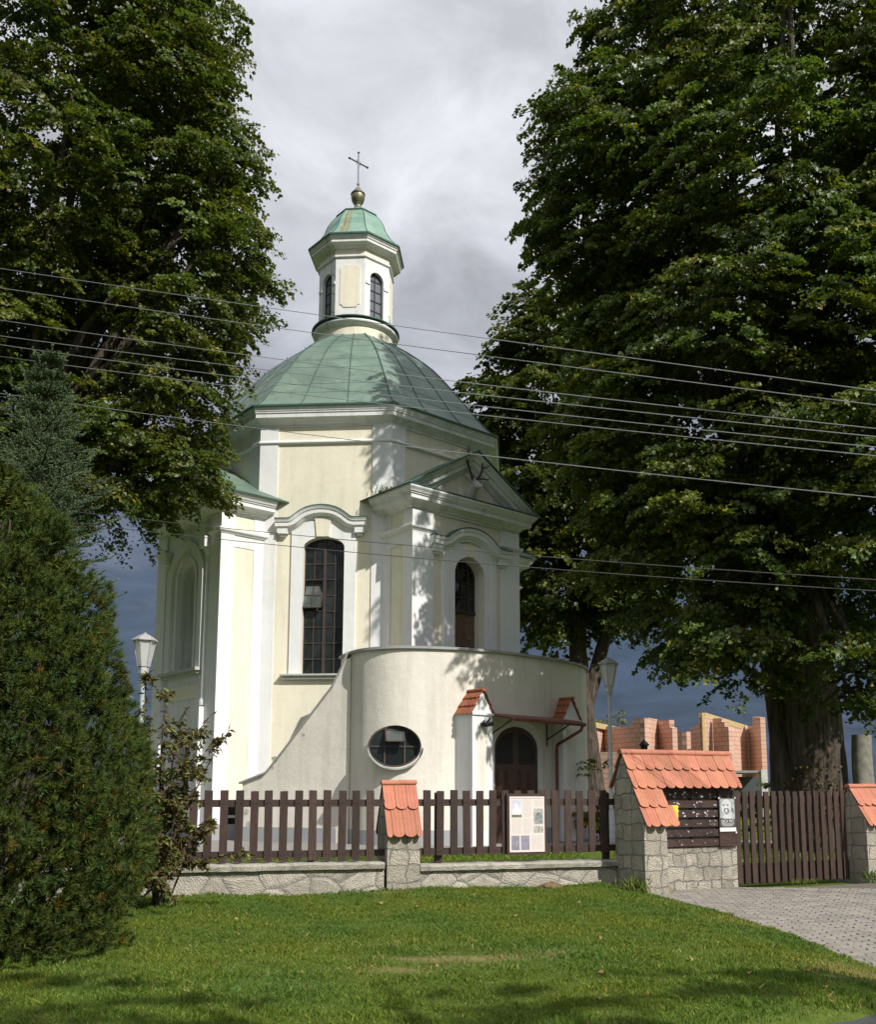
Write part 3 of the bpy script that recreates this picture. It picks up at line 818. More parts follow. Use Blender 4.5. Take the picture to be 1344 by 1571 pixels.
mb = MB(); mb.box(diag, -.62, .66, GL - .12, GL - .10, 4.85, 9.1); mb.build('interior_shade_sheet', 'poster_and_shade_dark', win)  # dark sheet standing in for the unlit inside of the church
# the open casement
fr = diag; zc, tl = (rowz[4] + rowz[6]) / 2, rad(24)
def tp(s_, q, o_=0): return diag.at(s_ - .03, GL + .06 - q * math.sin(tl) + o_ * math.cos(tl), zc + q * math.cos(tl) + o_ * math.sin(tl))
mb = MB()
def tbox(s0, s1, q0, q1, o0=-.02, o1=.02):
    P = [tp(a, q, o_) for a in (s0, s1) for q in (q0, q1) for o_ in (o0, o1)]
    mb.add(P, [(0, 1, 3, 2), (4, 6, 7, 5), (0, 4, 5, 1), (2, 3, 7, 6), (0, 2, 6, 4), (1, 5, 7, 3)])
for a in (-.60, -.30, -.02): tbox(a - .018, a + .018, -.44, .44)
for q in (-.44, 0, .44): tbox(-.60, -.02, q - .018, q + .018, -.019, .019)
vs = mb.build('casement', 'window_wood', church)
mb = MB(); mb.add([tp(-.6, -.44), tp(-.02, -.44), tp(-.02, .44), tp(-.6, .44)], [(0, 1, 2, 3)]); mb.build('casement_pane', 'vent_glass', vs)

# the four arms
def entab(fr, parent):
    path = [(-HW, 4.55), (-HW, D), (HW, D), (HW, 4.55)]
    pth = [tuple(fr.at(s_, d_, 0).xy) for s_, d_ in path]
    mb = MB()
    plan_sweep(mb, pth, zp([(-.06, 9.60), (.05, 9.60), (.05, 9.66), (.09, 9.67), (.12, 9.72), (.20, 9.78), (.30, 9.81), (.33, 9.82), (.33, 9.94), (.365, 9.945), (.37, 9.985), (.40, 9.99), (.42, 10.03), (.46, 10.08), (.475, 10.10), (.48, 10.15), (-.06, 10.16)]))
    return mb.build('cornice', 'weathered_white' if fr is not larm else 'white_plaster', parent)
def gable(fr, parent, full=True):
    OH, zb, za = .48, 10.16, 11.70
    hb = HW + OH
    mb = MB(); mb.prism(fr, [(-HW, 10.1), (HW, 10.1), (0, za - .28)], 4.0, D + .02)
    mb.build('tympanum', 'cream_plaster', parent)
    sl = (za - zb) / hb; L_ = math.hypot(1, sl)
    # raking cornice: profile (out, below the top edge)
    prof = [(-.05, -.52), (.03, -.52), (.04, -.44), (.10, -.42), (.16, -.35), (.25, -.30), (.26, -.29), (.26, -.17), (.32, -.16), (.35, -.10), (.42, -.05), (.46, -.03), (.48, 0), (-.05, 0)]
    mb = MB()
    rings = []
    for x, zt in ((-hb, zb), (0, za), (hb, zb)):
        rings.append([fr.at(x, D + o_, zt + b_ * (L_ if x == 0 else L_)) for o_, b_ in prof])
    # feet are cut level with the horizontal cornice
    for r_ in (rings[0], rings[2]):
        for i, (o_, b_) in enumerate(prof):
            if b_ < -.02:
                x = -hb if r_ is rings[0] else hb
                zz = zb + b_ * L_
                need = (10.14 - zz) / sl
                xx = x + need if x < 0 else x - need
                r_[i] = fr.at(xx, D + o_, 10.14)
    mb.loft(rings); mb.build('raking_cornice', 'weathered_white', parent)
    mb = MB()
    for sg in (-1, 1):
        P = [(sg * (hb + .05), zb - .03), (0, za + .01), (0, za + .05), (sg * (hb + .05), zb + .015)]
        mb.prism(fr, P, 3.9, D + .53)
    mb.build('gable_roof', 'copper_roof', parent)
    mb = MB()
    for sg in (-1, 1):
        P = [(sg * (hb + .06), zb - .035), (0, za + .004), (0, za + .056), (sg * (hb + .06), zb + .02)]
        mb.prism(fr, P, D + .50, D + .535)
        mb.flat(fr, [(sg * (hb + .035), 4.2), (sg * (hb + .05), 4.2), (sg * (hb + .05), D + .53), (sg * (hb + .035), D + .53)], zb - .025, zb + .018)
    mb.box(fr, -hb + .06, hb - .06, D + .05, D + .50, 10.165, 10.19)
    for q in (5.0, 5.7): 
        for sg in (-1, 1): mb.tube([fr.at(sg * (hb + .02), q, zb + .012), fr.at(0, q, za + .055)], .014, 5)
    mb.build('roof_edge', 'copper_edge', parent)
def strips(fr, parent, front, ret_sides):
    """white pilasters, bands and mouldings of an arm"""
    for sg in (-1, 1):
        mb = MB()
        inn = 1.38 if front == 'p' else 1.52
        mb.flat(fr, [(sg * inn, D - .05), (sg * inn, D + .05), (sg * (HW + .05), D + .05), (sg * (HW + .05), 5.72), (sg * (HW - .05), 5.72), (sg * (HW - .05), D - .05)], ZG + .4, 9.63)
        mb.build('pilaster', 'white_plaster', parent)
        mb = MB()
        pth = [tuple(fr.at(sg * a, b_, 0).xy) for a, b_ in ((HW, 4.55), (HW, D), (1.33 if front == 'p' else 1.50, D))]
        plan_sweep(mb, pth, zp([(0, 8.98), (.07, 8.98), (.09, 9.02), (.14, 9.05), (.15, 9.11), (.10, 9.14), (0, 9.15)]))
        mb.build('capital', 'white_plaster', parent)
        # return side
        mb = MB(); ds = HW + .03
        def rbox(d0, d1, z0, z1): mb.box(fr, sg * (HW - .05), sg * ds, d0, d1, z0, z1)
        rbox(4.5, 5.07, ZG + .4, 9.62); rbox(5.07, 5.72, 8.62, 9.17); rbox(5.07, 5.72, ZG + .4, 1.0)
        mb.build('return_band', 'white_plaster', parent)
        if fr is larm:
            mb = MB(); mb.box(fr, sg * (HW - .02), sg * (HW + .012), 5.05, 5.74, .9, 9.61); mb.build('return_panel', 'cream_plaster', parent)

arms = {}
for key, fr in (('p', port), ('l', larm), ('r', rarm), ('b', barm)):
    mb = MB(); mb.box(fr, -HW, HW, 3.6, D, ZG, 10.12)
    nm = 'portico' if key == 'p' else 'transept'
    arm = mb.build(nm, 'cream_plaster', church)
    arms[key] = arm
    if key == 'p':
        c1 = MB(); c1.prism(fr, arch_poly(.06, .61, 4.95, 7.92, .58), D - .5, D + .2); cut(arm, c1)
    if key == 'l':
        c1 = MB(); c1.prism(fr, arch_poly(-.06, .62, 5.1, 7.95, .62), D - .5, D + .2)
        c2 = MB(); c2.prism(fr, arch_poly(-.06, .62, ZG - .2, 2.75, .42), D - .55, D + .2); cut(arm, c1, c2)
        arm.data.materials.clear(); arm.data.materials.append(MATS['weathered_white'])
    strips(fr, arm, 'p' if key == 'p' else 'l', None)
    entab(fr, arm); gable(fr, arm)
pa = arms['p']; la = arms['l']
# portico window, door to the porch roof
mb = MB(); mb.prism(port, [(-1.04, 4.9), (1.16, 4.9), (1.16, 8.86), (-1.04, 8.86)], D - .02, D + .05)
so = mb.build('window_surround', 'white_plaster', pa)
c1 = MB(); c1.prism(port, arch_poly(.06, .61, 4.5, 7.92, .58), D - .3, D + .2); cut(so, c1); so.data.materials.clear(); so.data.materials.append(MATS['white_plaster'])
mb = MB()
for sg in (-1, 1): mb.box(port, .06 + sg * .86, .06 + sg * 1.08, D + .045, D + .08, 4.95, 8.5)
mb.build('window_jamb', 'white_plaster', pa)
mb = MB(); mb.prism(port, [(-.10, 8.5), (.20, 8.5), (.25, 8.86), (-.16, 8.86)], D, D + .09); mb.build('keystone', 'cream_plaster', pa)
hood(port, .06, D, 1.60, 8.88, 9.33, .30, pa)
gd = D - .46
mb = MB()
for x in (-.52, -.19, .13, .39, .65): mb.box(port, x - .024, x + .024, gd, gd + .05, 6.9, 8.5)
for z in (7.33, 7.8, 8.2): mb.box(port, -.55, .67, gd + .002, gd + .047, z - .018, z + .018)
mb.box(port, -.55, .68, gd, gd + .09, 6.84, 6.94)
ring_band(mb, port, .06, .55, .615, 7.9, 7.92, .53, .585, gd, gd + .06)
pw = mb.build('window_frame', 'window_wood', pa)
mb = MB(); rnd = random.Random(2)
for i, (x0, x1) in enumerate(((-.52, -.19), (-.19, .13), (.13, .39), (.39, .65))):
    for j, (z0, z1) in enumerate(((6.9, 7.33), (7.33, 7.8), (7.8, 8.2), (8.2, 8.5))):
        t1, t2 = rnd.uniform(-.02, .02), rnd.uniform(-.02, .02)
        mb.add([port.at(x0, gd + .02 + t1, z0), port.at(x1, gd + .02 - t1, z0), port.at(x1, gd + .02 + t2, z1), port.at(x0, gd + .02 - t2, z1)], [(0, 1, 2, 3)])
mb.build('window_pane', 'dark_glass', pw, recalc=False)
for x0, x1 in ((-.55, .055), (.065, .67)):
    mb = MB(); mb.box(port, x0, x1, gd - .02, gd + .03, 4.95, 6.85)
    for z0, z1 in ((6.05, 6.72), (5.2, 5.95)):
        mb.box(port, x0 + .10, x1 - .10, gd + .025, gd + .045, z0, z1); mb.box(port, x0 + .17, x1 - .17, gd + .04, gd + .06, z0 + .08, z1 - .08)
    mb.build('door', 'old_door_wood', pa)
# deer head on the tympanum
mb = MB()
TZ = 10.62
mb.loft([[port.at(.0 + .20 * math.cos(a) * q, D + .02 + dd, TZ - .10 + zc_ + .27 * math.sin(a) * q) for a in np.linspace(0, 2 * math.pi, 14, endpoint=False)]
         for dd, q, zc_ in ((0, .80, -.14), (.10, .98, -.14), (.19, .86, -.07), (.26, .66, .05), (.31, .60, .14), (.38, .54, .17), (.46, .42, .13), (.54, .31, .09), (.60, .27, .07), (.63, .14, .06))])
for sg in (-1, 1):
    mb.loft([[port.at(sg * (.12 + .26 * k / 4) + .03 * math.cos(a) * w_, D + .30 + .035 * math.sin(a) * w_, TZ + .14 + .22 * k / 4 + .02 * math.sin(a)) for a in np.linspace(0, 6.283, 8, endpoint=False)] for k, w_ in ((0, .8), (1, 1.6), (2, 1.8), (3, 1.2), (4, .2))])
dh = mb.build('deer_head', 'antler_head', pa, smooth=True)
for sg in (-1, 1):
    mb = MB()
    def ap(x, z, d_=.45): return port.at(sg * x, D + d_ - .13, TZ + z - .03)
    mb.tube([ap(.08, .26), ap(.20, .46, .5), ap(.30, .70, .5), ap(.28, .95, .48), ap(.22, 1.16, .46), ap(.24, 1.3, .46)], [.032, .03, .028, .024, .018, .006], 7)
    mb.tube([ap(.10, .32), ap(.20, .30, .62), ap(.30, .26, .74), ap(.34, .32, .80)], [.024, .022, .016, .005], 6)
    mb.tube([ap(.29, .68, .5), ap(.42, .72, .56), ap(.50, .80, .6)], [.022, .016, .005], 6)
    mb.tube([ap(.25, 1.02, .47), ap(.36, 1.12, .52), ap(.44, 1.14, .54)], [.018, .013, .005], 6)
    mb.tube([ap(.22, 1.14, .46), ap(.12, 1.24, .46)], [.014, .005], 6)
    mb.build('antler', 'antler_dark', dh)
# left arm front
mb = MB()
ring_band(mb, larm, -.06, .95, 1.22, 5.1, 7.95, .95, 1.16, D - .02, D + .10)
ring_band(mb, larm, -.06, .62, .72, 5.1, 7.95, .62, .72, D - .02, D + .04)
mb.build('niche_moulding', 'weathered_white', la)
for sg in (-1, 1):
    mb = MB(); c = larm.at(sg * 1.33, D - .03, ZG).xy
    mb.lathe([(.16, 3.85), (.16, 4.0), (.12, 4.05), (.115, 4.1), (.105, 8.35), (.13, 8.37), (.13, 8.45), (.17, 8.5), (.17, 8.55)], 16, c)
    mb.box(larm, sg * 1.33 - .18, sg * 1.33 + .18, D, D + .24, 8.66, 8.98); mb.box(larm, sg * 1.33 - .2, sg * 1.33 + .2, D, D + .22, ZG + .3, 3.9)
    mb.build('column', 'weathered_white', la, smooth=True)
mb = MB(); mb.box(larm, -1.45, 1.2, D, D + .24, 5.0, 5.09); mb.box(larm, -1.36, 1.12, D, D + .15, 4.92, 5.0); mb.build('niche_sill', 'sill_grey', la)
mb = MB(); mb.box(larm, -1.0, .95, D, D + .03, 4.2, 4.62); mb.build('panel', 'cream_plaster', la)
mb = MB(); mb.box(larm, -.7, .58, D - .52, D - .46, ZG, 3.2)
for x0, x1 in ((-.6, -.1), (.0, .5)):
    for z0, z1 in ((.4, 1.2), (1.35, 2.4)): mb.box(larm, x0, x1, D - .47, D - .44, z0, z1)
mb.build('door', 'door_wood', la)
mb = MB()
for z0 in (.42, .80):
    mb.box(FC((0, 0), (1, 0), (0, -1)), -5.78, -5.15, HW + .02, HW + .06, z0, z0 + .30)
bw = mb.build('basement_window', 'dark_glass', la)
# plinth of the whole building
pp = []
J = HW - AP * math.sqrt(2)
for fr in (port, rarm, barm, larm):
    for s_, d_ in ((-HW, -J + .0), (-HW, D), (HW, D), (HW, -J + .0)): pp.append(tuple(fr.at(s_, d_, 0).xy))
mb = MB()
for fr in (port, rarm, barm, larm):
    pth = [tuple(fr.at(s_, d_, 0).xy) for s_, d_ in ((-HW, 4.75), (-HW, D), (HW, D), (HW, 4.75))]
    plan_sweep(mb, pth, [(-.05, -.1), (.075, -.1), (.075, .42), (.05, .45), (-.05, .45)])
for k in (1, 3, 5, 7):
    fr = face(rad(45 * k)); mb.box(fr, -1.7, 1.7, AP - .05, AP + .07, ZG - .1, ZG + .44)
mb.build('plinth', 'plinth_grey', church)

# curved porch round the portico
ctrl = [(-3.72, 4.9), (-3.94, 5.5), (-4.11, 6.15), (-4.12, 6.75), (-3.86, 7.40), (-3.34, 7.88), (-2.42, 8.36), (-1.7, 8.58), (-1.06, 8.67), (-.3, 8.69), (.75, 8.66), (1.7, 8.53), (2.55, 8.28), (3.27, 7.90), (3.85, 7.35), (4.15, 6.7), (4.2, 6.0), (4.1, 5.2)]
def crom(P, sub=10):
    P = [Vector(p) for p in P]; out = []
    for i in range(len(P) - 1):
        p0, p1, p2, p3 = P[max(i - 1, 0)], P[i], P[i + 1], P[min(i + 2, len(P) - 1)]
        for k in range(sub):
            u_ = k / sub
            out.append(.5 * ((2 * p1) + (p2 - p0) * u_ + (2 * p0 - 5 * p1 + 4 * p2 - p3) * u_ ** 2 + (3 * p1 - p0 - 3 * p2 + p3) * u_ ** 3))
    return out + [P[-1]]
curve = [(p.x, -p.y) for p in crom(ctrl)]                      # local x, y
ZT = 5.16
def offs(path, o_):
    r = []
    for i, p in enumerate(path):
        a, b_ = Vector(path[max(i - 1, 0)]), Vector(path[min(i + 1, len(path) - 1)])
        d = (b_ - a).normalized(); n_ = Vector((d.y, -d.x))
        if n_.dot(Vector(p)) < 0: n_ = -n_
        r.append((p[0] + n_.x * o_, p[1] + n_.y * o_))
    return r
inn = offs(curve, -.34); mb = MB()
mb.loft([[(*p, -.1), (*p, ZT - ZG), (*q, ZT - ZG), (*q, -.1)] for p, q in zip(curve, inn)])
porch = mb.build('porch', 'porch_plaster', church)
on = Vector((-.53, -.848)); OV = FC((-3.60, -7.66), (-on.y * -1 if False else -on.y, on.x), (on.x, on.y))
OVF = FC((-3.80, -7.53), (.848, -.53), (-.53, -.848))
oval = [(.68 * math.cos(a), 2.62 + .54 * math.sin(a)) for a in np.linspace(0, 2 * math.pi, 48, endpoint=False)]
c1 = MB(); c1.prism(OVF, oval, -.42, .8)
DC = -.37
c2 = MB(); c2.prism(CP, arch_poly(DC, .98, ZG - .3, 2.62, .74), 8.69 - .24, 9.2)
cut(porch, c1, c2); porch.data.materials.clear(); porch.data.materials.append(MATS['porch_plaster'])
mb = MB()
mb.loft([[(*p, ZT - ZG + .002), (*p, ZT - ZG + .07), (*q, ZT - ZG + .09), (*q, ZT - ZG + .002)] for p, q in zip(offs(curve, .075), offs(curve, -.40))])
mb.build('coping', 'coping_grey', porch)
mb = MB(); mb.loft([[(*p, -.1), (*p, .38), (*q, .40), (*q, -.1)] for p, q in zip(offs(curve, .022), offs(curve, -.1))])
pl_ = mb.build('plinth', 'plinth_grey', porch)
c2 = MB(); c2.prism(CP, [(DC - .98, -1), (DC + .98, -1), (DC + .98, 2), (DC - .98, 2)], 8.2, 9.2); cut(pl_, c2); pl_.data.materials.clear(); pl_.data.materials.append(MATS['plinth_grey'])
mb = MB(); P = inn[2:-2] + [(3.6, -4.6), (-3.4, -4.6)]
mb.add([(*p, 4.72 - ZG) for p in P], [tuple(range(len(P)))]); mb.build('porch_roof', 'slab_concrete', porch, recalc=False)
# oval window
mb = MB()
def ell(a, b_, n_=48): return [(a * math.cos(t_), 2.62 + b_ * math.sin(t_)) for t_ in np.linspace(0, 2 * math.pi, n_, endpoint=False)]
A_, B_ = ell(.68, .54), ell(.63, .49)
OD = -.20
mb.loft([[OVF.at(a[0], OD, a[1]), OVF.at(a[0], OD + .07, a[1]), OVF.at(b_[0], OD + .07, b_[1]), OVF.at(b_[0], OD, b_[1])] for a, b_ in zip(A_, B_)], closed=True)
for x in (-.25, .27): mb.box(OVF, x - .022, x + .022, OD, OD + .055, 2.62 - .50, 2.62 + .50)
mb.box(OVF, -.66, .66, OD + .002, OD + .052, 2.60, 2.64)
ow = mb.build('oval_window', 'window_wood', church)
mb = MB(); P = [OVF.at(x, OD + .02, z) for x, z in ell(.67, .53)]; mb.add(P, [tuple(range(len(P)))]); mb.build('window_pane', 'dark_glass', ow, recalc=False)
mb = MB(); tl2 = rad(38)
def t2(s_, q, o_=0): return OVF.at(s_, OD + .06 + (-q) * math.sin(tl2) + o_ * math.cos(tl2), 3.06 + q * math.cos(tl2) + o_ * math.sin(tl2))
def t2box(s0, s1, q0, q1):
    P = [t2(a, q, o_) for a in (s0, s1) for q in (q0, q1) for o_ in (-.015, .015)]
    mb.add(P, [(0, 1, 3, 2), (4, 6, 7, 5), (0, 4, 5, 1), (2, 3, 7, 6), (0, 2, 6, 4), (1, 5, 7, 3)])
t2box(-.25, -.20, -.42, 0); t2box(.20, .25, -.42, 0); t2box(-.25, .25, -.42, -.375); t2box(-.25, .25, -.04, 0)
mb.build('vent_sash', 'window_wood', ow)
mb = MB(); mb.add([t2(-.22, -.4), t2(.22, -.4), t2(.22, 0), t2(-.22, 0)], [(0, 1, 2, 3)]); mb.build('vent_pane', 'vent_glass', ow, recalc=False)
mb = MB(); q_ = [(1.0 * .72 * math.cos(a), 2.62 + .57 * math.sin(a)) for a in np.linspace(rad(184), rad(356), 28)]
mb.loft([[OVF.at(x * .93, OD + .05, z + .03), OVF.at(x, .16 + .02 * math.cos(i), z - .015), OVF.at(x, .16 + .02 * math.cos(i), z - .04), OVF.at(x * .93, OD + .05, z - .02)] for i, (x, z) in enumerate(q_)])
mb.build('oval_sill', 'coping_grey', ow)
# entrance door
dd = 8.69 - .19
mb = MB()
ring_band(mb, CP, DC, .84, .985, ZG, 2.62, .60, .745, dd - .05, dd + .03)
mb.build('door_frame', 'white_plaster', porch)
for sg in (-1, 1):
    mb = MB(); lp = [(x, z) for x, z in arch_poly(DC, .85, ZG, 2.62, .61, 40)]
    half = [p for p in lp if sg * (p[0] - DC) >= -.001]
    half = [(DC + sg * .006, ZG)] + sorted([p for p in half if p[1] > 2.6], key=lambda p: sg * p[0]) + [(DC + sg * .85, ZG)]
    mb.prism(CP, half, dd - .05, dd - .01)
    for z0, z1 in ((.45, 1.0), (1.12, 1.42), (1.54, 2.05)):
        for x0, x1 in ((.10, .40), (.48, .76)):
            a, b_ = DC + sg * x0, DC + sg * x1
            mb.box(CP, min(a, b_), max(a, b_), dd - .012, dd + .008, z0, z1); mb.box(CP, min(a, b_) + .06, max(a, b_) - .06, dd + .005, dd + .022, z0 + .06, z1 - .06)
    dl = mb.build('door', 'door_wood', church)
    mb = MB(); mb.prism(CP, [(DC + sg * .12, 2.2), (DC + sg * .74, 2.2), (DC + sg * .74, 2.62), (DC + sg * .62, 2.86), (DC + sg * .35, 3.02), (DC + sg * .12, 3.05)], dd - .012, dd - .004)
    mb.build('door_pane', 'door_glass', dl)
    mb = MB(); mb.tube([CP.at(DC + sg * .06, dd, 1.15), CP.at(DC + sg * .06, dd + .06, 1.15), CP.at(DC + sg * .14, dd + .06, 1.15)], .012, 6); mb.build('handle', 'iron_dark', dl)
# gabled piers beside the door
def tile_field(mb, o_, ex, ey, en, cols, rows, tw, pitch, tl, rng, thick=.014, half_shift=.5, mask=None, full=True):
    """plain tiles with rounded tails: origin at the ridge, ex along it, ey down the slope, en out of it"""
    for r in range(rows):
        sh = half_shift * (r % 2)
        for c in range(-1 if sh else 0, cols):
            x0, x1 = (c + sh) * tw, (c + 1 + sh) * tw
            x0c, x1c = max(x0, 0), min(x1, cols * tw)
            if x1c - x0c < tw * .3: continue
            if mask and not mask(r, (x0c + x1c) / 2): continue
            y0 = r * pitch - (.03 if r else 0); y1 = r * pitch + tl
            mid, hw_ = (x0c + x1c) / 2, (x1c - x0c) / 2 - .003
            pts = [(mid - hw_, y0), (mid - hw_, y1 - tw * .36)]
            for k in range(1, 8):
                a = math.pi * k / 8
                pts.append((mid - hw_ * math.cos(a), y1 - tw * .36 + tw * .36 * math.sin(a)))
            pts += [(mid + hw_, y1 - tw * .36), (mid + hw_, y0)]
            lift = .010 + .018 * 1; j = rng.uniform(-.004, .004)
            def P(x, y, e): return o_ + ex * x + ey * y + en * (e + .006 + lift * (y - y0) / tl * 1.2 + j)
            tt = rng.uniform(.86, 1.1); ti = (tt, tt * rng.uniform(.95, 1.05), tt * rng.uniform(.93, 1.05))
            n = len(pts)
            V = [P(x, y, 0) for x, y in pts] + [P(x, y, thick) for x, y in pts]
            mb.add(V, [tuple(range(n))[::-1], tuple(range(n, 2 * n))] + [(i, (i + 1) % n, n + (i + 1) % n, n + i) for i in range(n)], ti)
            if tw > .14:                                        # two shallow ribs pressed into each tile
                for gx in (-.33, .33):
                    g0 = mid + gx * hw_
                    V = [P(g0 + a, y, thick + h) for y in (y0 + .02, y1 - tw * .22) for a, h in ((-.006, 0), (0, .004), (.006, 0))]
                    mb.add(V, [(0, 1, 4, 3), (1, 2, 5, 4)], ti)
rng0 = random.Random(11)
for pc in (-2.085, 1.34):
    pw_ = .355; v0, v1 = 8.35, 9.0
    mb = MB(); mb.box(CP, pc - pw_, pc + pw_, v0, v1, ZG, 3.48)
    mb.prism(CP, [(pc - pw_, 3.48), (pc + pw_, 3.48), (pc, 4.06)], v0, v1)
    pr = mb.build('door_pier', 'white_plaster', porch)
    mb = MB(); mb.box(CP, pc - .17, pc + .17, v1 - .01, v1 + .006, .5, 3.2); mb.build('panel', 'porch_plaster', porch)
    mb = MB(); mb.box(CP, pc - pw_ - .03, pc + pw_ + .03, v1 - .02, v1 + .04, 3.42, 3.48); mb.build('moulding', 'weathered_white', porch)
    mb = MB()
    for sg in (-1, 1):
        top = CP.at(pc, v1 + .06, 4.08); ex = -CP.n
        ey = (CP.t * (sg * (pw_ + .0)) + Vector((0, 0, -.60))).normalized(); en = (CP.t * sg * .60 + Vector((0, 0, pw_))).normalized()
        tile_field(mb, top, ex, ey, en, 4, 3, .17, .25, .27, rng0)
    for k in range(3):
        mb.loft([[CP.at(pc + .075 * math.cos(a), v1 + .08 - d_, 4.07 + .06 * math.sin(a)) for a in np.linspace(-.3, math.pi + .3, 9)] for d_ in (.25 * k, .25 * k + .27)])
    mb.build('tile_roof', 'old_terracotta', porch)
mb = MB(); mb.box(CP, -2.17, -2.0, 9.0, 9.1, 3.13, 3.22); mb.tube([CP.at(-2.08, 9.08, 3.15), CP.at(-1.95, 9.26, 3.2)], [.05, .06], 8)
mb.tube([CP.at(-2.12, 9.05, 3.2), CP.at(-2.22, 9.2, 3.26)], [.035, .02], 6); mb.tube([CP.at(-2.0, 9.05, 3.2), CP.at(-1.9, 9.12, 3.36)], [.03, .02], 6)
mb.build('wall_lamp', 'iron_dark', porch)
# sheet canopy over the door
mb = MB()
mb.prism(Fr((0, 0), (0, -1), (1, 0)), [(8.6, 3.50 - ZG), (9.72, 3.33 - ZG), (9.72, 3.36 - ZG), (8.6, 3.54 - ZG)], -1.69, 1.0)
cn = mb.build('canopy', 'rusty_red', porch)
mb = MB()
mb.tube([CP.at(-1.69, 9.76, 3.31), CP.at(1.05, 9.76, 3.28)], .055, 10)
mb.tube([CP.at(.95, 9.76, 3.24), CP.at(.95, 9.70, 3.12), CP.at(.93, 8.82, 2.75), CP.at(.93, 8.80, 2.6), CP.at(.93, 8.80, .12)], .042, 10)
mb.build('gutter_pipe', 'rusty_red', cn)
mb = MB()
for s_ in (-1.62, .66):
    mb.tube([CP.at(s_, 8.7, 3.48), CP.at(s_, 8.7, 2.72)], .02, 6); mb.tube([CP.at(s_, 8.7, 2.9), CP.at(s_, 9.68, 3.33)], .02, 6); mb.tube([CP.at(s_, 8.7, 3.48), CP.at(s_, 9.7, 3.33)], .02, 6)
mb.build('bracket', 'iron_dark', cn)
# ramped wall on the left of the porch
Rinv = Matrix.Rotation(-AL, 3, 'Z')
def loc2(x, y): p = Rinv @ Vector((x - CX, y - CY, 0)); return Vector((p.x, p.y))
r0, r1 = loc2(-6.040, 26.466), loc2(-3.314, 25.438)
rd = (r1 - r0).normalized(); rn = Vector((rd.y, -rd.x))
if rn.dot(r0) < 0: rn = -rn
RF = FC(tuple(r0), tuple(rd), tuple(rn))
prof = [(0, 1.70), (.75, 1.95), (1.1, 2.33), (2.78, 4.28), (3.05, 4.78), (3.16, 5.02)]
mb = MB(); mb.prism(RF, [(0, ZG - .1)] + prof + [(3.3, 5.05), (3.3, ZG - .1)], -.36, 0)
ramp_ = mb.build('ramp_wall', 'porch_plaster', church)
mb = MB(); pf = [(-.09, 1.67)] + prof[:] + [(3.2, 5.18)]
mb.loft([[RF.at(a, -.44, z + .002), RF.at(a, .07, z + .002), RF.at(a, .07, z + .05), RF.at(a, -.44, z + .05)] for a, z in pf]); mb.build('coping', 'coping_grey', ramp_)
mb = MB(); mb.box(RF, -.02, 2.95, -.38, .02, ZG - .1, ZG + .40); mb.build('plinth', 'plinth_grey', ramp_)
# patches of lost plaster on the ramped wall
simple('lost_plaster', (.45, .42, .36), .95, 0, .4, 14, .6)
mb = MB(); rnd = random.Random(6)
for s_, z_, r_ in ((.42, 1.35, .13), (1.0, 2.35, .10), (.16, .9, .11), (1.9, 3.0, .05), (.25, .55, .14), (.95, 2.1, .05), (.7, 1.15, .05)):
    P = [(s_ + r_ * rnd.uniform(.5, 1.1) * math.cos(a), z_ + r_ * rnd.uniform(.6, 1.3) * math.sin(a)) for a in np.linspace(0, 6.283, 11, endpoint=False)]
    mb.prism(RF, P, -.02, .003)
mb.build('plaster_patch', 'lost_plaster', ramp_)

# ------------------------------------------------------------------ ground, lawn, driveway, road, churchyard
def paver_edge(Y):                                             # left edge of the driveway
    return float(np.interp(Y, [5, 7, 8.9, 11.16, 13, 14.3, 14.95, 20], [3.75, 3.85, 3.80, 3.71, 3.42, 3.12, 2.95, 2.95]))
def fence_y(X):                                                # line of the fence
    return float(np.interp(X, [-12, -4.15, -1.07, 2.72, 7.3, 20], [11.6, 13.7, 14.5, 15.55, 17.6, 23.2]))
def ground_h(X, Y):
    f = fence_y(X)
    if Y > f + .25:
        k = min(1, max(0, (Y - f - (.6 if X > 2.7 else .25)) / (6.0 if X > 2.7 else .25)))
        base = -.17 if X > 2.7 else 0.0
        return base + (ZG - base) * k
    e = paver_edge(Y)
    k = min(1, max(0, (X - (e - .75)) / .7)); k = k * k * (3 - 2 * k)
    road = min(1, max(0, (6.62 + .5 * (X - 2.4) - Y) / .25 + .35))
    k2 = min(1, max(0, (X - (e - .07)) / .2))
    return -.088 * k - .065 * k2 - .10 * road * (1 - k) + (1 - k) * (.018 * math.sin(X * 1.7 + Y * .6) + .014 * math.sin(Y * 2.3 - X))
xs = np.unique(np.concatenate([np.linspace(-600, -12, 22), np.arange(-12, 14.01, .25), np.arange(2.55, 4.3, .07), np.linspace(14, 600, 22)]))
ys = np.unique(np.concatenate([np.linspace(-60, 4, 10), np.arange(4, 24.01, .25), np.arange(24, 60, 3), np.linspace(60, 900, 22)]))
V = [(x, y, ground_h(x, y)) for y in ys for x in xs]
nx = len(xs)
F = [(j * nx + i, j * nx + i + 1, (j + 1) * nx + i + 1, (j + 1) * nx + i) for j in range(len(ys) - 1) for i in range(nx - 1)]
mb = MB(); mb.add(V, F)
g = mb.build('ground', 'soil_grass', None, smooth=True, recalc=False); g['kind'] = 'structure'

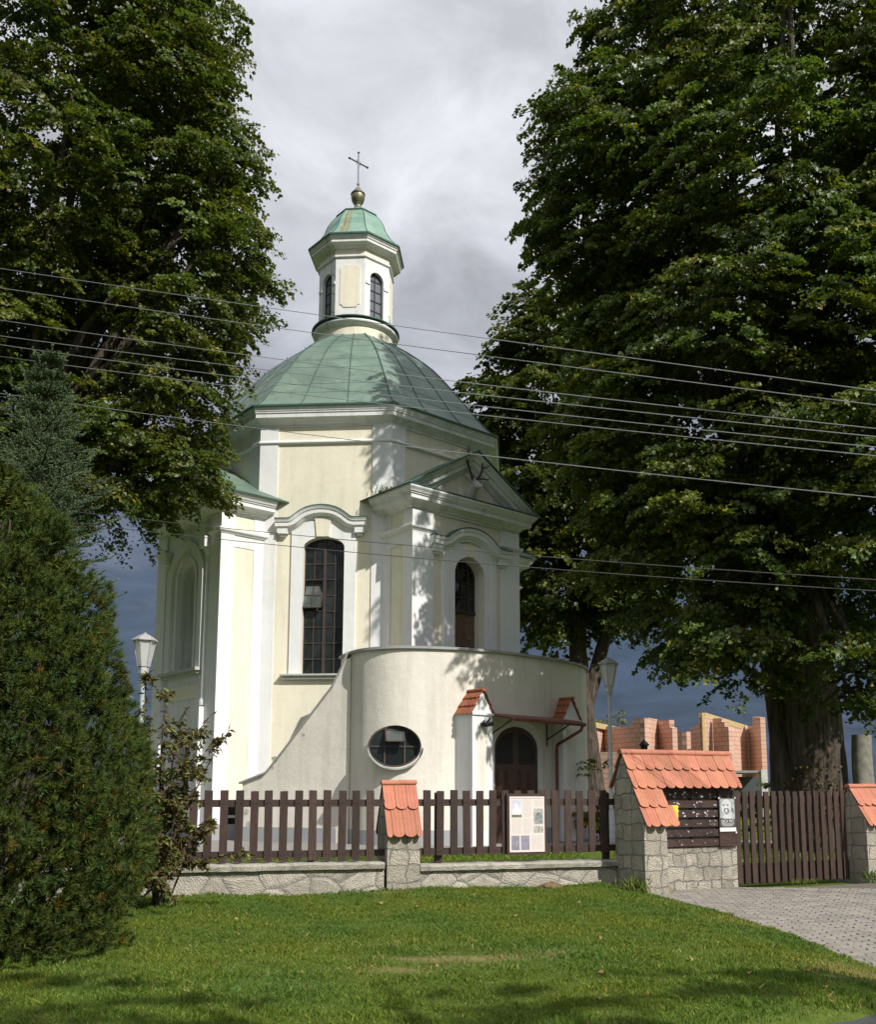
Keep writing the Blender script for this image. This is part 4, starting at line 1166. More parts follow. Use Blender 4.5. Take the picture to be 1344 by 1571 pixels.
# driveway of paving stones: each stone a low block in one sheet
rng0 = random.Random(5)
mb = MB(); ang = rad(-7); ca, sa = math.cos(ang), math.sin(ang)
gx = Fr((2.885, 14.9), (math.cos(rad(24.8)), math.sin(rad(24.8))), (-math.sin(rad(24.8)), math.cos(rad(24.8))))
for r in range(-10, 110):
    for c in range(-24, 46):
        lx, ly = (c + .5 * (r % 2)) * .205, r * .105 - 1.6
        X, Y = 3.0 + lx * ca - ly * sa, 6.4 + lx * sa + ly * ca
        if X < paver_edge(Y) - .10 or X > 9.5 or Y < 6.68 + .5 * (X - 2.4): continue
        q = (Vector((X, Y, 0)) - gx.o)
        dpt = q.dot(gx.n); al_ = q.dot(gx.t)
        if dpt > (.40 if al_ < 2.2 else 4.5): continue
        if al_ < .46 and dpt > -.05: continue
        if Y > 22: continue
        dz = rng0.uniform(-.004, .005); tz = rng0.uniform(-.003, .003); zt = -.105 + dz
        if dpt > 1.0: zt += .2 * min(1, (dpt - 1.0) / 3.5)
        tt = rng0.uniform(.78, 1.12); h1, h2 = .0985, .0485
        P = []
        for ex, ey, z_ in ((-h1, -h2, zt - .012), (h1, -h2, zt - .012), (h1, h2, zt - .012), (-h1, h2, zt - .012), (-h1 + .007, -h2 + .007, zt + tz), (h1 - .007, -h2 + .007, zt - tz), (h1 - .007, h2 - .007, zt - tz), (-h1 + .007, h2 - .007, zt + tz)):
            P.append((X + ex * ca - ey * sa, Y + ex * sa + ey * ca, z_))
        mb.add(P, [(4, 5, 6, 7), (0, 1, 5, 4), (1, 2, 6, 5), (2, 3, 7, 6), (3, 0, 4, 7)], (tt, tt * rng0.uniform(.96, 1.03), tt * rng0.uniform(.93, 1.03)))
dv_ = mb.build('driveway', 'paving_stone', None, recalc=False); dv_['kind'] = 'structure'
mb = MB()
P = [(paver_edge(y) - .03, y, -.118) for y in np.arange(6.2, 15.0, .4)] + [(4.9, 15.9, -.118), (10, 18.2, -.118), (10, 6.2, -.118)]
mb.add(P, [tuple(range(len(P)))]); jb = mb.build('driveway_bed', 'joint_sand', None, recalc=False); jb['kind'] = 'structure'
mb = MB()
rp = [(-1, 4.5), (9, 4.5), (9, 9.0)] + [(x, 6.62 + .5 * (x - 2.4) + .05 * math.sin(5 * x)) for x in np.arange(7, -1.1, -.2)]
mb.add([(x, y, -.045) for x, y in rp], [tuple(range(len(rp)))]); rdm = mb.build('road', 'asphalt', None, recalc=False); rdm['kind'] = 'structure'
# paved apron round the church
mb = MB()
P = [(-10.5, 23.2), (-7, 21.8), (-2, 21.0), (2.2, 21.6), (5.0, 23.5), (6.4, 27.5), (6.0, 33), (-13, 38), (-13, 27)]
mb.add([(x, y, ZG + .006) for x, y in P], [tuple(range(len(P)))]); ap_ = mb.build('pavement', 'yard_pavement', None, recalc=False); ap_['kind'] = 'structure'
# footpath beyond the gate
mb = MB(); P = [(4.2, 25.4), (12, 23.8), (12.2, 25.4), (5.2, 27.6)]
mb.add([(x, y, ZG + .012) for x, y in P], [tuple(range(len(P)))]); fp = mb.build('footpath', 'yard_pavement', None, recalc=False); fp['kind'] = 'structure'

# grass: blades over the lawn, thinner and straw coloured on the dry patches
rng = np.random.default_rng(3)
def blades(name, X, Y, H, seed_h, dry, parent=None, wid=.0055):
    n = len(X)
    Z = np.array([ground_h(a, b_) for a, b_ in zip(X, Y)])
    th = rng.uniform(0, 6.283, n); lean = np.abs(rng.normal(0, .55, n)) * H
    dx, dy = np.cos(th), np.sin(th); ph = rng.uniform(0, 6.283, n)
    wx, wy = np.cos(ph) * wid, np.sin(ph) * wid
    B = np.stack([X, Y, Z - .01], 1)
    v0 = B + np.stack([-wx, -wy, 0 * wx], 1); v1 = B + np.stack([wx, wy, 0 * wx], 1)
    v2 = B + np.stack([dx * lean * .35 + wx * .8, dy * lean * .35 + wy * .8, H * .6], 1)
    v3 = B + np.stack([dx * lean, dy * lean, H], 1)
    Vv = np.stack([v0, v1, v2, v3], 1).reshape(-1, 3)
    I = np.arange(n)[:, None] * 4
    F = np.concatenate([I, I + 1, I + 2, I, I + 2, I + 3], 1).reshape(-1)
    t0 = np.clip(rng.normal(1, .22, (n, 1)), .5, 1.7) * np.where(rng.random((n, 1)) < .5, [[1.12, 1.04, .9]], [[.88, .98, 1.0]])
    f_ = (np.sin(X * 1.3 + 1.1 * np.sin(Y * .9)) * np.sin(Y * 1.9 + .7 * np.sin(X * 2.3)) + .5 * np.sin(X * 4.1 + Y * 2.2))[:, None]
    t0 = t0 * np.concatenate([1 + .20 * f_, 1 + .07 * f_, 1 - .05 * f_], 1)
    straw = (rng.random(n) < dry)
    t0[straw] = t0[straw] * np.array([2.5, 1.5, 3.8])
    o = tri_mesh(name, 'grass_blade', parent, Vv, F, np.repeat(t0, 4, 0))
    o['kind'] = 'stuff'
    return o
def dryness(X, Y):
    d = np.full(len(X), .035)
    for px, py, rx, ry, a in PATCH: d = np.maximum(d, a * np.exp(-((X - px) / rx) ** 2 - ((Y - py) / ry) ** 2))
    wv = .04 * (np.sin(X * 2.1 + 1.3 * np.sin(Y * 1.7)) * np.sin(Y * 3.1 + X) > .35)
    return np.clip(d + wv, 0, .9)
n = 270000
X = rng.uniform(-5.6, 4.2, n * 2); Y = 6.0 + (16.2 - 6.0) * rng.random(n * 2) ** 1.0
pe = np.interp(Y, [5, 7, 8.9, 11.16, 13, 14.3, 14.95, 20], [3.75, 3.85, 3.80, 3.71, 3.42, 3.12, 2.95, 2.95])
fy = np.interp(X, [-12, -4.15, -1.07, 2.72, 7.3, 20], [11.6, 13.7, 14.5, 15.55, 17.6, 23.2])
tuft = .5 + .5 * np.sin(X * 5.3 + 2 * np.sin(Y * 3.7)) * np.sin(Y * 6.1 + 1.5 * np.sin(X * 4.3))
dr = dryness(X, Y)
keep = (X < pe - .01 + rng.normal(0, .045, len(X))) & (Y < fy - .05) & (Y > 6.66 + .5 * (X - 2.4) + rng.normal(0, .06, len(X))) & (rng.random(len(X)) < (.45 + .55 * tuft) * (1 - .86 * dr))
X, Y, tuft, dr, fy = X[keep][:n], Y[keep][:n], tuft[keep][:n], dr[keep][:n], fy[keep][:n]
Hh = (.018 + .036 * rng.random(len(X)) * (.4 + tuft)) * (1 - .4 * dr)
nearwall = np.exp(-(fy - Y) / .18)
Hh = Hh * (1 + 1.3 * nearwall * rng.random(len(X)))
blades('lawn_grass', X, Y, Hh, None, dr, wid=.0045)
# strip of grass just behind the wall
n2 = 26000
X = rng.uniform(-6, 2.6, n2); Y = np.interp(X, [-12, -4.15, -1.07, 2.72], [11.6, 13.7, 14.5, 15.55]) + .35 + 5.8 * rng.random(n2)
blades('yard_grass', X, Y, .05 + .07 * rng.random(n2), None, np.full(n2, .06), wid=.009)
X = rng.uniform(3.4, 10, 16000); Y = rng.uniform(17.5, 24.5, 16000)
k = Y > np.interp(X, [2.72, 7.3, 20], [15.55, 17.6, 23.2]) + 3.2
blades('yard_grass', X[k], Y[k], .05 + .08 * rng.random(k.sum()), None, np.full(k.sum(), .1), wid=.01)
# fallen leaves and a small molehill by the wall
lf = [(-2.55, 11.1), (-2.1, 10.6), (-.2, 8.35), (1.15, 8.0), (1.75, 7.45), (2.05, 8.6), (-1.05, 12.9), (1.6, 12.9), (-.55, 12.4), (.65, 11.3), (2.35, 7.9), (2.75, 7.3), (1.4, 9.6), (-1.6, 8.9), (.2, 13.6), (3.3, 7.6), (2.9, 8.1), (1.0, 7.0)]
rnd = random.Random(9)
for i, (x, y) in enumerate(lf):
    mb = MB(); r_ = rnd.uniform(.016, .032); a0 = rnd.uniform(0, 6.28); z = ground_h(x, y) + .03
    P = [(r_ * math.cos(a) * 1.3, r_ * math.sin(a) * .8, .012 * math.sin(2 * a) + .01 * math.cos(a)) for a in np.linspace(0, 6.283, 9, endpoint=False)]
    P = [(p[0] * math.cos(a0) - p[1] * math.sin(a0), p[0] * math.sin(a0) + p[1] * math.cos(a0), p[2]) for p in P] + [(0, 0, .008)]
    mb.add(P, [(k, (k + 1) % 9, 9) for k in range(9)])
    o = mb.build('fallen_leaf', 'fallen_leaf', None, recalc=False); o.location = (x, y, z)
    tag(o, 'small dry brown leaf lying on the mown lawn', 'leaf', 'fallen leaves on the lawn')
mb = MB(); rr = np.random.default_rng(8); rings = []
for k, (r_, z) in enumerate(((.30, -.02), (.25, .05), (.17, .10), (.08, .135), (.01, .145))):
    rings.append([(r_ * 1.25 * math.cos(a) * (1 + .25 * rr.normal() * (k < 4)), r_ * .7 * math.sin(a) * (1 + .2 * rr.normal() * (k < 4)), z + .02 * rr.normal() * (k > 0)) for a in np.linspace(0, 6.283, 16, endpoint=False)])
mb.loft(rings); o = mb.build('molehill', 'molehill_soil', None, smooth=True); o.location = (1.42, 14.98, .0); o.scale = (.6, .6, .55)
tag(o, 'small heap of brown soil in the grass against the low stone wall', 'molehill')

# ------------------------------------------------------------------ fence: low stone wall, pickets, piers, gate, notice shelter
def wall_section(length, h, cap, loc, ang, lab):
    t = thing('low_wall', lab, 'wall', loc, ang, 'low stone walls under the picket fence')
    mb = MB(); mb.box(PL, 0, length, 0, .36, -.25, h - cap); mb.build('stone_base', 'wall_stone', t)
    mb = MB(); rr = np.random.default_rng(int(length * 100)); n = int(length / .12)
    rings = []
    for i in range(n + 1):
        x = length * i / n; j = lambda s_: float(rr.normal(0, s_))
        rings.append([(x, -.06 + j(.004), h - cap + j(.003)), (x, -.065 + j(.004), h - .03 + j(.004)), (x, -.035 + j(.003), h + j(.004)), (x, .40, h + .005 + j(.004)), (x, .42, h - cap)])
    mb.loft(rings); mb.build('coping', 'coping_stone', t)
    return t
A1 = rad(14.0); L1 = 8.7
p0 = Vector((-4.15, 13.62)); e1 = Vector((math.cos(A1), math.sin(A1)))
start1 = p0 - e1 * 5.55
endt = 3.12
wall_section(5.55 + endt, .44, .095, (*start1, 0), A1, 'low rough stone wall with flat coping left of the tiled fence pier')
A2 = rad(17.6); p1 = Vector((-.60, 14.62)); e2 = Vector((math.cos(A2), math.sin(A2))); len2 = 3.43
wall_section(len2, .375, .09, (*p1, 0), A2, 'low rough stone wall with flat coping between the tiled pier and the notice shelter')

def picket_mesh(mb, x, w_, z0, z1, y0, th, rails):
    c = .006
    ln_ = .009 * math.sin(x * 37.7)                             # every slat leans a little
    P = [(x - w_ / 2, z0), (x + w_ / 2, z0), (x + w_ / 2 + ln_, z1 - c), (x + w_ / 2 - c + ln_, z1), (x - w_ / 2 + c + ln_, z1 + .004 * math.sin(x * 91)), (x - w_ / 2 + ln_, z1 - c)]
    mb.prism(PL, P, y0, y0 + th)
    for rz in rails:
        for bx in (-.025, .025):
            mb.loft([[(x + bx + r_ * math.cos(a), y0 - d_, rz + r_ * math.sin(a)) for a in np.linspace(0, 6.283, 7, endpoint=False)] for r_, d_ in ((.011, -.002), (.010, .005), (.004, .009))])
def picket_fence(loc, ang, xs_, x0, x1, lab, posts, zt, zb):
    t = thing('picket_fence', lab, 'fence', loc, ang, 'brown picket fences on the low walls')
    rr = random.Random(len(xs_))
    for x in xs_:
        mb = MB(); picket_mesh(mb, x + rr.uniform(-.006, .006),   .116, zb + rr.uniform(-.006, .006), zt + rr.uniform(-.008, .008), .10, .028, (.565, 1.31))
        mb.build('picket', 'fence_wood', t)
    for z0, z1 in ((.515, .615), (1.255, 1.36)):
        mb = MB(); mb.box(PL, x0, x1, .13, .185, z0, z1); mb.build('rail', 'rail_wood', t)
    for x in posts:
        mb = MB(); mb.box(PL, x - .05, x + .05, .19, .28, .30, zt - .03); mb.build('post', 'fence_wood', t)
    return t
sp = .2155
xs1 = [5.55 + endt - .20 - sp * i for i in range(38)]
picket_fence((*start1, 0), A1, [x for x in xs1 if x > .1], .05, 5.55 + endt + .02, 'brown picket fence with bolted slats left of the tiled pier, shrubs in front', (xs1[4], xs1[13], xs1[23], xs1[33]), 1.495, .465)
xs2 = [.14 + sp * i for i in range(15) if i not in ()]
picket_fence((*p1, 0), A2, xs2, -.05, len2 + .05, 'brown picket fence carrying the framed information board, right of the tiled pier', (xs2[1], 3.24), 1.495, .50)

def pier(loc, ang, w_, depth, h_front, zr, run, lab, over=.02, cols=3, rows=2, back=True):
    t = thing('fence_pier', lab, 'fence pier', loc, ang, 'stone fence piers with tiled caps')
    mb = MB()
    mb.loft([[(x, y, z) for y, z in ((0, -.25), (0, h_front), (run, zr - .05), (depth, zr - .05 - (depth - run) * (zr - .05 - h_front) / run), (depth, -.25))] for x in (0, w_)])
    mb.build('stone_body', 'pier_stone', t)
    mb = MB(); rr = random.Random(int(loc[0] * 10) + 50)
    tw = (w_ + 2 * over) / cols
    sl = Vector((0, -(run + .06), -(zr - h_front) * (run + .06) / run)).normalized()
    en = Vector((0, sl.z, -sl.y)); en = en if en.z > 0 else -en
    slen = math.hypot(run + .06, (zr - h_front) * (run + .06) / run)
    pt = slen / rows
    tile_field(mb, Vector((-over, run, zr - .03)), Vector((1, 0, 0)), sl, en, cols, rows, tw, pt, pt + .015, rr)
    s2 = Vector((0, -sl.y, sl.z)); e2_ = Vector((0, -en.y, en.z))
    tile_field(mb, Vector((-over, run, zr - .03)), Vector((1, 0, 0)), s2, e2_, cols, rows, tw, pt, pt + .015, rr)
    n = max(1, round(w_ / .33))
    for k in range(n):
        x0, x1 = -over - .01 + k * (w_ + 2 * over + .02) / n, -over - .01 + (k + 1) * (w_ + 2 * over + .02) / n + (.015 if k < n - 1 else 0)
        dz = .006 * (k % 2)
        mb.loft([[(x, run + .065 * math.cos(a), zr - .035 + dz + .05 * math.sin(a)) for a in np.linspace(-.35, math.pi + .35, 10)] for x in (x0, x1)])
    mb.build('tile_roof', 'terracotta', t)
    return t
pier((-1.075, 14.33, 0), rad(15.5), .50, .80, .93, 1.64, .40, 'stone fence pier with small orange tiled cap between the two picket fences')
TH = rad(24.8)
BO = Vector((2.885, 14.9, -.13))
BX, BY = Vector((math.cos(TH), math.sin(TH), 0)), Vector((-math.sin(TH), math.cos(TH), 0))
gp = BO + BX * 4.86 + BY * .10
pier((gp.x, gp.y, -.10), TH, .62, .75, 1.09, 1.70, .36, 'stone fence pier with orange tiled cap at the far end of the brown gate', cols=4)

# notice shelter
bs = thing('notice_shelter', 'stone notice shelter with long orange tiled roof and dark horizontal boards, left of the gate', 'notice board', BO, TH)
RZ, RY, EZ = 2.27, .56, 1.08                                   # ridge height and place, front eave height (above its own base)
mb = MB()
mb.loft([[(x, y, z) for y, z in ((0, -.2), (0, EZ + .02), (RY, RZ - .06), (.80, RZ - .55), (.80, -.2))] for x in (0, .43)])
mb.build('stone_pier', 'pier_stone', bs)
mb = MB(); mb.box(PL, .43, 2.2, .44, .72, -.2, .69); mb.build('stone_base', 'pier_stone', bs)
for k in range(6):
    mb = MB(); z0 = .715 + .157 * k
    mb.box(PL, .432, 1.79, .40, .43, z0, z0 + .117); mb.build('board', 'slat_wood', bs)
mb = MB(); mb.box(PL, .44, 2.18, .50, .53, .70, 1.72); mb.build('back_panel', 'coping_grey', bs)
mb = MB(); mb.box(PL, 1.80, 2.19, .385, .44, .70, 1.62); mb.build('end_board', 'slat_wood', bs)
mb = MB(); mb.box(PL, .43, 2.19, .42, .50, 1.64, 1.72); mb.box(PL, .43, 2.2, RY - .05, RY + .05, RZ - .2, RZ - .09); mb.build('roof_beam', 'slat_wood', bs)
for x in (.5, 1.3, 2.12):
    mb = MB(); mb.box(PL, x - .04, x + .04, .5, .58, .69, RZ - .15); mb.build('post', 'slat_wood', bs)
slp = (RZ - EZ) / (RY + .07); sl = Vector((0, -1, -slp)).normalized(); en = Vector((0, -slp, 1)).normalized()
slen = (RY + .07) / abs(sl.y); pt = slen / 4
tw = 2.2 / 12
mb = MB(); rr = random.Random(21)
tile_field(mb, Vector((-.03, RY, RZ - .02)), Vector((1, 0, 0)), sl, en, 12, 4, tw, pt, pt + .02, rr, half_shift=.0 if False else .5, mask=lambda r, x: r < 2 or x < 3.05 * tw)
s2 = Vector((0, 1, -slp)).normalized(); e2_ = Vector((0, slp, 1)).normalized()
tile_field(mb, Vector((-.03, RY, RZ - .02)), Vector((1, 0, 0)), s2, e2_, 12, 2, tw, pt, pt + .02, rr)
for k in range(6):
    x0 = -.05 + k * 2.25 / 6
    mb.loft([[(x, RY + (.068 - .004 * (k % 2)) * math.cos(a), RZ - .03 + .055 * math.sin(a)) for a in np.linspace(-.4, math.pi + .4, 11)] for x in (x0, x0 + 2.25 / 6 + .012)])
mb.build('tile_roof', 'terracotta', bs)
mb = MB(); rr = random.Random(33)
for _ in range(70):
    k = rr.choice([5, 5, 5, 4, 4, 3, 3, 2, 1, 0]); z = .715 + .157 * k + rr.uniform(.012, .105); x = rr.uniform(.8, 1.76); s_ = rr.uniform(.006, .016) * (1.4 if k > 2 else .8)
    P = [(x + s_ * rr.uniform(.5, 1.5) * math.cos(a), z + s_ * rr.uniform(.3, 1.3) * math.sin(a)) for a in (0, 1.3, 2.5, 3.7, 5.0)]
    mb.prism(PL, P, .396, .4005)
so_ = mb.build('paper_scrap', 'staple_scrap', bs); so_['kind'] = 'stuff'
def local_thing(name, lab, cat, x, y, z, fr_o=BO, ang=TH):
    p = fr_o + BX * x + BY * y + Vector((0, 0, z))
    return thing(name, lab, cat, p, ang)
yn = local_thing('yellow_notice', 'bright yellow paper notice pinned to the dark boards, half behind the tiled roof edge', 'notice', .64, .388, 1.06)
mb = MB(); mb.box(PL, 0, .32, 0, .004, 0, .325); mb.build('paper', 'paper_yellow', yn)
mb = MB()
for k in range(15): mb.box(PL, .04, .04 + .24 * (1 if k % 4 else .6), -.001, .0, .03 + .018 * k, .037 + .018 * k)
o = mb.build('text_lines', 'ink_brown', yn); o['kind'] = 'stuff'
ps = local_thing('poster', 'grey poster with a man\'s bearded face and white lettering on the right end board', 'poster', 1.80, .372, .945)
mb = MB(); mb.box(PL, 0, .34, 0, .006, .065, .555); mb.build('dark_sheet', 'poster_and_shade_dark', ps)
mb = MB(); mb.prism(PL, [(.015, .22), (.325, .20), (.325, .535), (.015, .545)], -.002, .0); mb.build('picture_ground', 'poster_grey', ps)
mb = MB(); mb.prism(PL, [(.17 + .105 * math.cos(a) - .02, .405 + .13 * math.sin(a)) for a in np.linspace(0, 6.283, 24, endpoint=False)], -.004, -.002)
mb.prism(PL, [(.06, .22), (.12, .30), (.20, .29), (.27, .33), (.25, .22)], -.0035, -.002); mb.build('face_picture', 'poster_skin', ps)
mb = MB()
for x in (.095, .175): mb.prism(PL, [(x - .028, .445), (x + .024, .452), (x + .022, .428), (x - .022, .424)], -.0055, -.004)
mb.prism(PL, [(.10, .385), (.19, .385), (.215, .33), (.165, .275), (.12, .30), (.085, .345)], -.005, -.004); mb.prism(PL, [(.25, .40), (.30, .37), (.31, .30), (.26, .34)], -.005, -.002); mb.build('face_shading', 'poster_hair', ps)
mb = MB(); mb.prism(PL, [(.12, .365), (.17, .365), (.165, .31), (.13, .315)], -.0065, -.005); mb.build('beard_picture', 'poster_skin', ps)
mb = MB(); mb.box(PL, 0, .34, -.004, .008, 0, .062); mb.build('white_strip', 'paper_white', ps)
def lettering(name, txt, size, mat, parent, loc, rot=(math.pi / 2, 0, 0), align='LEFT', ext=.0006, xs=1):
    cu = bpy.data.curves.new(name, 'FONT'); cu.body = txt; cu.size = size; cu.extrude = ext; cu.align_x = align
    tmp = bpy.data.objects.new('tmp_text', cu); col.objects.link(tmp)
    bpy.context.view_layer.update()
    me = bpy.data.meshes.new_from_object(tmp.evaluated_get(bpy.context.evaluated_depsgraph_get()))
    bpy.data.objects.remove(tmp, do_unlink=True)
    me.name = name; me.materials.clear(); me.materials.append(MATS[mat])
    o = bpy.data.objects.new(name, me); o.location = loc; o.rotation_euler = rot; o.scale = (xs, 1, 1)
    return link(o, parent)
lettering('lettering', 'OJCA PIO', .068, 'lettering_white', ps, (.022, -.0075, .145), xs=.92)
mb = MB()
for z, a, b_ in ((.205, .10, .24), (.122, .03, .31), (.105, .05, .29), (.088, .07, .27)): mb.box(PL, a, b_, -.002, 0, z, z + .008)
mb.box(PL, .10, .24, -.006, -.004, .028, .034)
o = mb.build('text_lines', 'ink_grey', ps); o['kind'] = 'stuff'
mb = MB()
for x, z in ((-.005, .555), (.335, .555), (.34, -.02)): mb.prism(PL, [(x - .014, z - .016), (x + .016, z - .012), (x + .012, z + .018), (x - .012, z + .014)], -.009, -.006)
mb.build('torn_tape', 'staple_scrap', ps)

# gate
gt_o = BO + BX * 2.245 + BY * .50
gt = thing('gate', 'brown slatted wooden driveway gate between the notice shelter and the end pier', 'gate', (gt_o.x, gt_o.y, -.10), TH)
rr = random.Random(77); GLn = 2.72
for k in range(17):
    x = .06 + k * .163; mb = MB()
    lean = .02 + .012 * k / 16
    z1 = 1.585 + rr.uniform(-.012, .012)
    mb.prism(PL, [(x - .048, .03), (x + .048, .03), (x + .048, z1 - .012), (x + .04, z1), (x - .04, z1), (x - .048, z1 - .012)], 0, .035)
    for rz in (.33, 1.44):
        for bx in (-.02, .02): mb.box(PL, x + bx - .006, x + bx + .006, -.004, .002, rz - .006, rz + .006)
    o = mb.build('picket', 'fence_wood', gt)
for z0, z1 in ((.02, .36), (1.37, 1.50)):
    mb = MB(); mb.box(PL, 0, GLn, .037, .085, z0, z1); mb.build('rail', 'rail_wood', gt)
mb = MB(); mb.box(PL, GLn, GLn + .07, .02, .10, .02, 1.56); mb.build('stile', 'fence_wood', gt)
mb = MB(); mb.tube([(GLn - .12, -.03, .66), (GLn + .14, -.02, .64)], .012, 6); mb.build('bolt', 'lamp_metal', gt)
# framed information board hung on the fence
ib_o = p1.to_3d() + Vector((e2.x, e2.y, 0)) * 1.44 + Vector((-e2.y, e2.x, 0)) * .055
ib = thing('information_board', 'white printed information board in dark frame hung on the fence before the porch door', 'information board', (ib_o.x, ib_o.y, .49), A2)
W_, H_ = .655, .955
mb = MB(); mb.box(PL, 0, W_, -.005, .035, 0, H_); mb.build('frame', 'slat_wood', ib)
mb = MB(); mb.box(PL, .04, W_ - .02, -.012, -.004, .035, H_ - .045); mb.build('panel', 'paper_pink', ib)
X0_, X1_, Z0_, Z1_ = .04, W_ - .02, .035, H_ - .045
def pr(a, b_, c, d): return X0_ + (X1_ - X0_) * a, X0_ + (X1_ - X0_) * b_, Z1_ - (Z1_ - Z0_) * d, Z1_ - (Z1_ - Z0_) * c
def pbox(a, b_, c, d, y0, y1, nm, mt, par):
    x0, x1, z0, z1 = pr(a, b_, c, d); mb = MB(); mb.box(PL, x0, x1, y0, y1, z0, z1); return mb.build(nm, mt, par)
f1 = pbox(.06, .34, .06, .37, -.014, -.012, 'photograph', 'photo_sky', ib)
x0, x1, z0, z1 = pr(.09, .31, .10, .34); mb = MB(); xm = (x0 + x1) / 2 - .005
mb.prism(PL, [(x0, z0), (x1, z0), (x1, z0 + .09), (xm + .03, z0 + .13), (xm + .02, z0 + .17), (xm, z1), (xm - .02, z0 + .17), (xm - .03, z0 + .13), (x0, z0 + .09)], -.0155, -.014); mb.build('church_picture', 'photo_church', f1)
pbox(.06, .34, .325, .37, -.0165, -.014, 'lawn_picture', 'photo_green', f1)
f2 = pbox(.69, .96, .22, .50, -.014, -.012, 'photograph', 'photo_plan', ib)
x0, x1, z0, z1 = pr(.74, .95, .28, .49); mb = MB(); mb.prism(PL, arch_poly((x0 + x1) / 2, (x1 - x0) / 2, z0, z0 + .11, .07, 10), -.0155, -.014); mb.build('arch_picture', 'photo_arch', f2)
pbox(.69, .96, .53, .65, -.014, -.012, 'photograph', 'photo_plan', ib)
pbox(.05, .28, .70, .955, -.014, -.012, 'photograph', 'photo_violet', ib)
pbox(.32, .56, .70, .955, -.014, -.012, 'photograph', 'photo_violet', ib)
mb = MB()
def lines(a, b_, c, d, step=.0125):
    x0, x1, z0, z1 = pr(a, b_, c, d); z = z1
    while z > z0: mb.box(PL, x0, x1 - (.02 if rr.random() < .2 else 0), -.0128, -.012, z - .004, z); z -= step
lines(.37, .63, .06, .37); lines(.69, .96, .06, .18); lines(.06, .34, .40, .66); lines(.38, .63, .40, .66); lines(.61, .96, .70, .95)
o = mb.build('text_lines', 'ink_grey', ib); o['kind'] = 'stuff'
mb = MB(); mb.box(PL, X0_, X1_, -.0135, -.012, Z0_, Z0_ + .006); mb.box(PL, X0_ + .03, X1_ - .03, -.0135, -.012, Z1_ - .03, Z1_ - .026); mb.build('red_rule', 'rusty_red', ib)

# ------------------------------------------------------------------ lamps
def lamp(loc, lab, dim=False, h=4.9, ang=.3, s=1.0):
    t = thing('street_lamp', lab, 'street lamp', loc, ang, 'lantern lamps on poles in the churchyard')
    mb = MB(); mb.tube([(0, 0, 0), (0, 0, h - .9)], [.055, .05], 14); mb.tube([(0, 0, 0), (0, 0, .9)], .085, 14); mb.build('pole', 'pole_paint', t, smooth=True)
    def hexa(r, z): return [(r * math.cos(math.pi / 3 * k), r * math.sin(math.pi / 3 * k), z) for k in range(6)]
    mb = MB(); mb.loft([hexa(.10, h - .92), hexa(.115, h - .90), hexa(.115, h - .74), hexa(.10, h - .74)]); mb.tube([(0, 0, h - .97), (0, 0, h - .91)], .075, 12); mb.build('socket', 'lamp_metal', t)
    zb, zt, rb, rt = h - .74, h - .16, .125, .235
    mb = MB(); mb.loft([hexa(rb - .012, zb + .02), hexa(rt - .012, zt)]); mb.build('lantern_glass', 'lamp_glass_dim' if dim else 'lamp_glass', t)
    mb = MB(); A_, B_ = hexa(rb, zb), hexa(rt, zt)
    for a, b_ in zip(A_, B_): mb.tube([a, b_], .014, 6)
    for ring, r_ in ((A_, .014), (B_, .016)):
        for k in range(6): mb.tube([ring[k], ring[(k + 1) % 6]], r_, 6)
    for k in range(6):                                          # scalloped heads of the panes
        a, b_ = Vector(B_[k]), Vector(B_[(k + 1) % 6]); c_, d_ = Vector(A_[k]), Vector(A_[(k + 1) % 6])
        for q0, q1 in ((.02, .22), (.78, .98)):
            p_, q_ = a.lerp(b_, q0), a.lerp(b_, q1); lo = (c_.lerp(d_, .1 if q0 < .5 else .9))
            mid = a.lerp(b_, .04 if q0 < .5 else .96).lerp(lo, .22)
            mb.add([p_ * 1.0, q_ * 1.0, mid], [(0, 1, 2)])
    mb.build('lantern_frame', 'lamp_metal', t)
    mb = MB(); mb.loft([hexa(.25, zt + .01), hexa(.285, zt - .01), hexa(.285, zt + .012), hexa(.16, zt + .10), hexa(.06, zt + .15), hexa(.03, zt + .16)]); mb.tube([(0, 0, zt + .15), (0, 0, zt + .185)], [.03, .018], 8); mb.build('cap', 'lamp_cap_metal', t)
    return t
lamp((at(221, 1000, 20.7)[0], 20.7, ZG), 'pale lantern lamp on a pole between the shrub and the left church wall', h=4.85, ang=.42)
lamp((at(934, 1033, 24.6)[0], 24.6, ZG), 'pale lantern lamp on a grey pole just right of the curved porch', h=4.85, ang=.2)
lamp((at(1343, 1060, 29.3)[0], 29.3, ZG), 'lantern lamp half cut off by the right picture edge beside the old trunk', True, h=4.85, ang=.1)
gl = thing('garden_lantern', 'small black garden lantern on a thin post above the shelter ridge', 'lantern', (7.05, 36, ZG))
mb = MB(); mb.tube([(0, 0, 0), (0, 0, 2.75)], .035, 8); mb.build('post', 'iron_dark', gl)
mb = MB(); mb.loft([[(r_ * math.cos(a), r_ * math.sin(a), z) for a in np.linspace(.4, 6.683, 6, endpoint=False)] for r_, z in ((.08, 2.75), (.11, 2.78), (.16, 3.08), (.22, 3.09), (.22, 3.12), (.04, 3.28), (.01, 3.36))]); mb.build('lantern_head', 'iron_dark', gl)

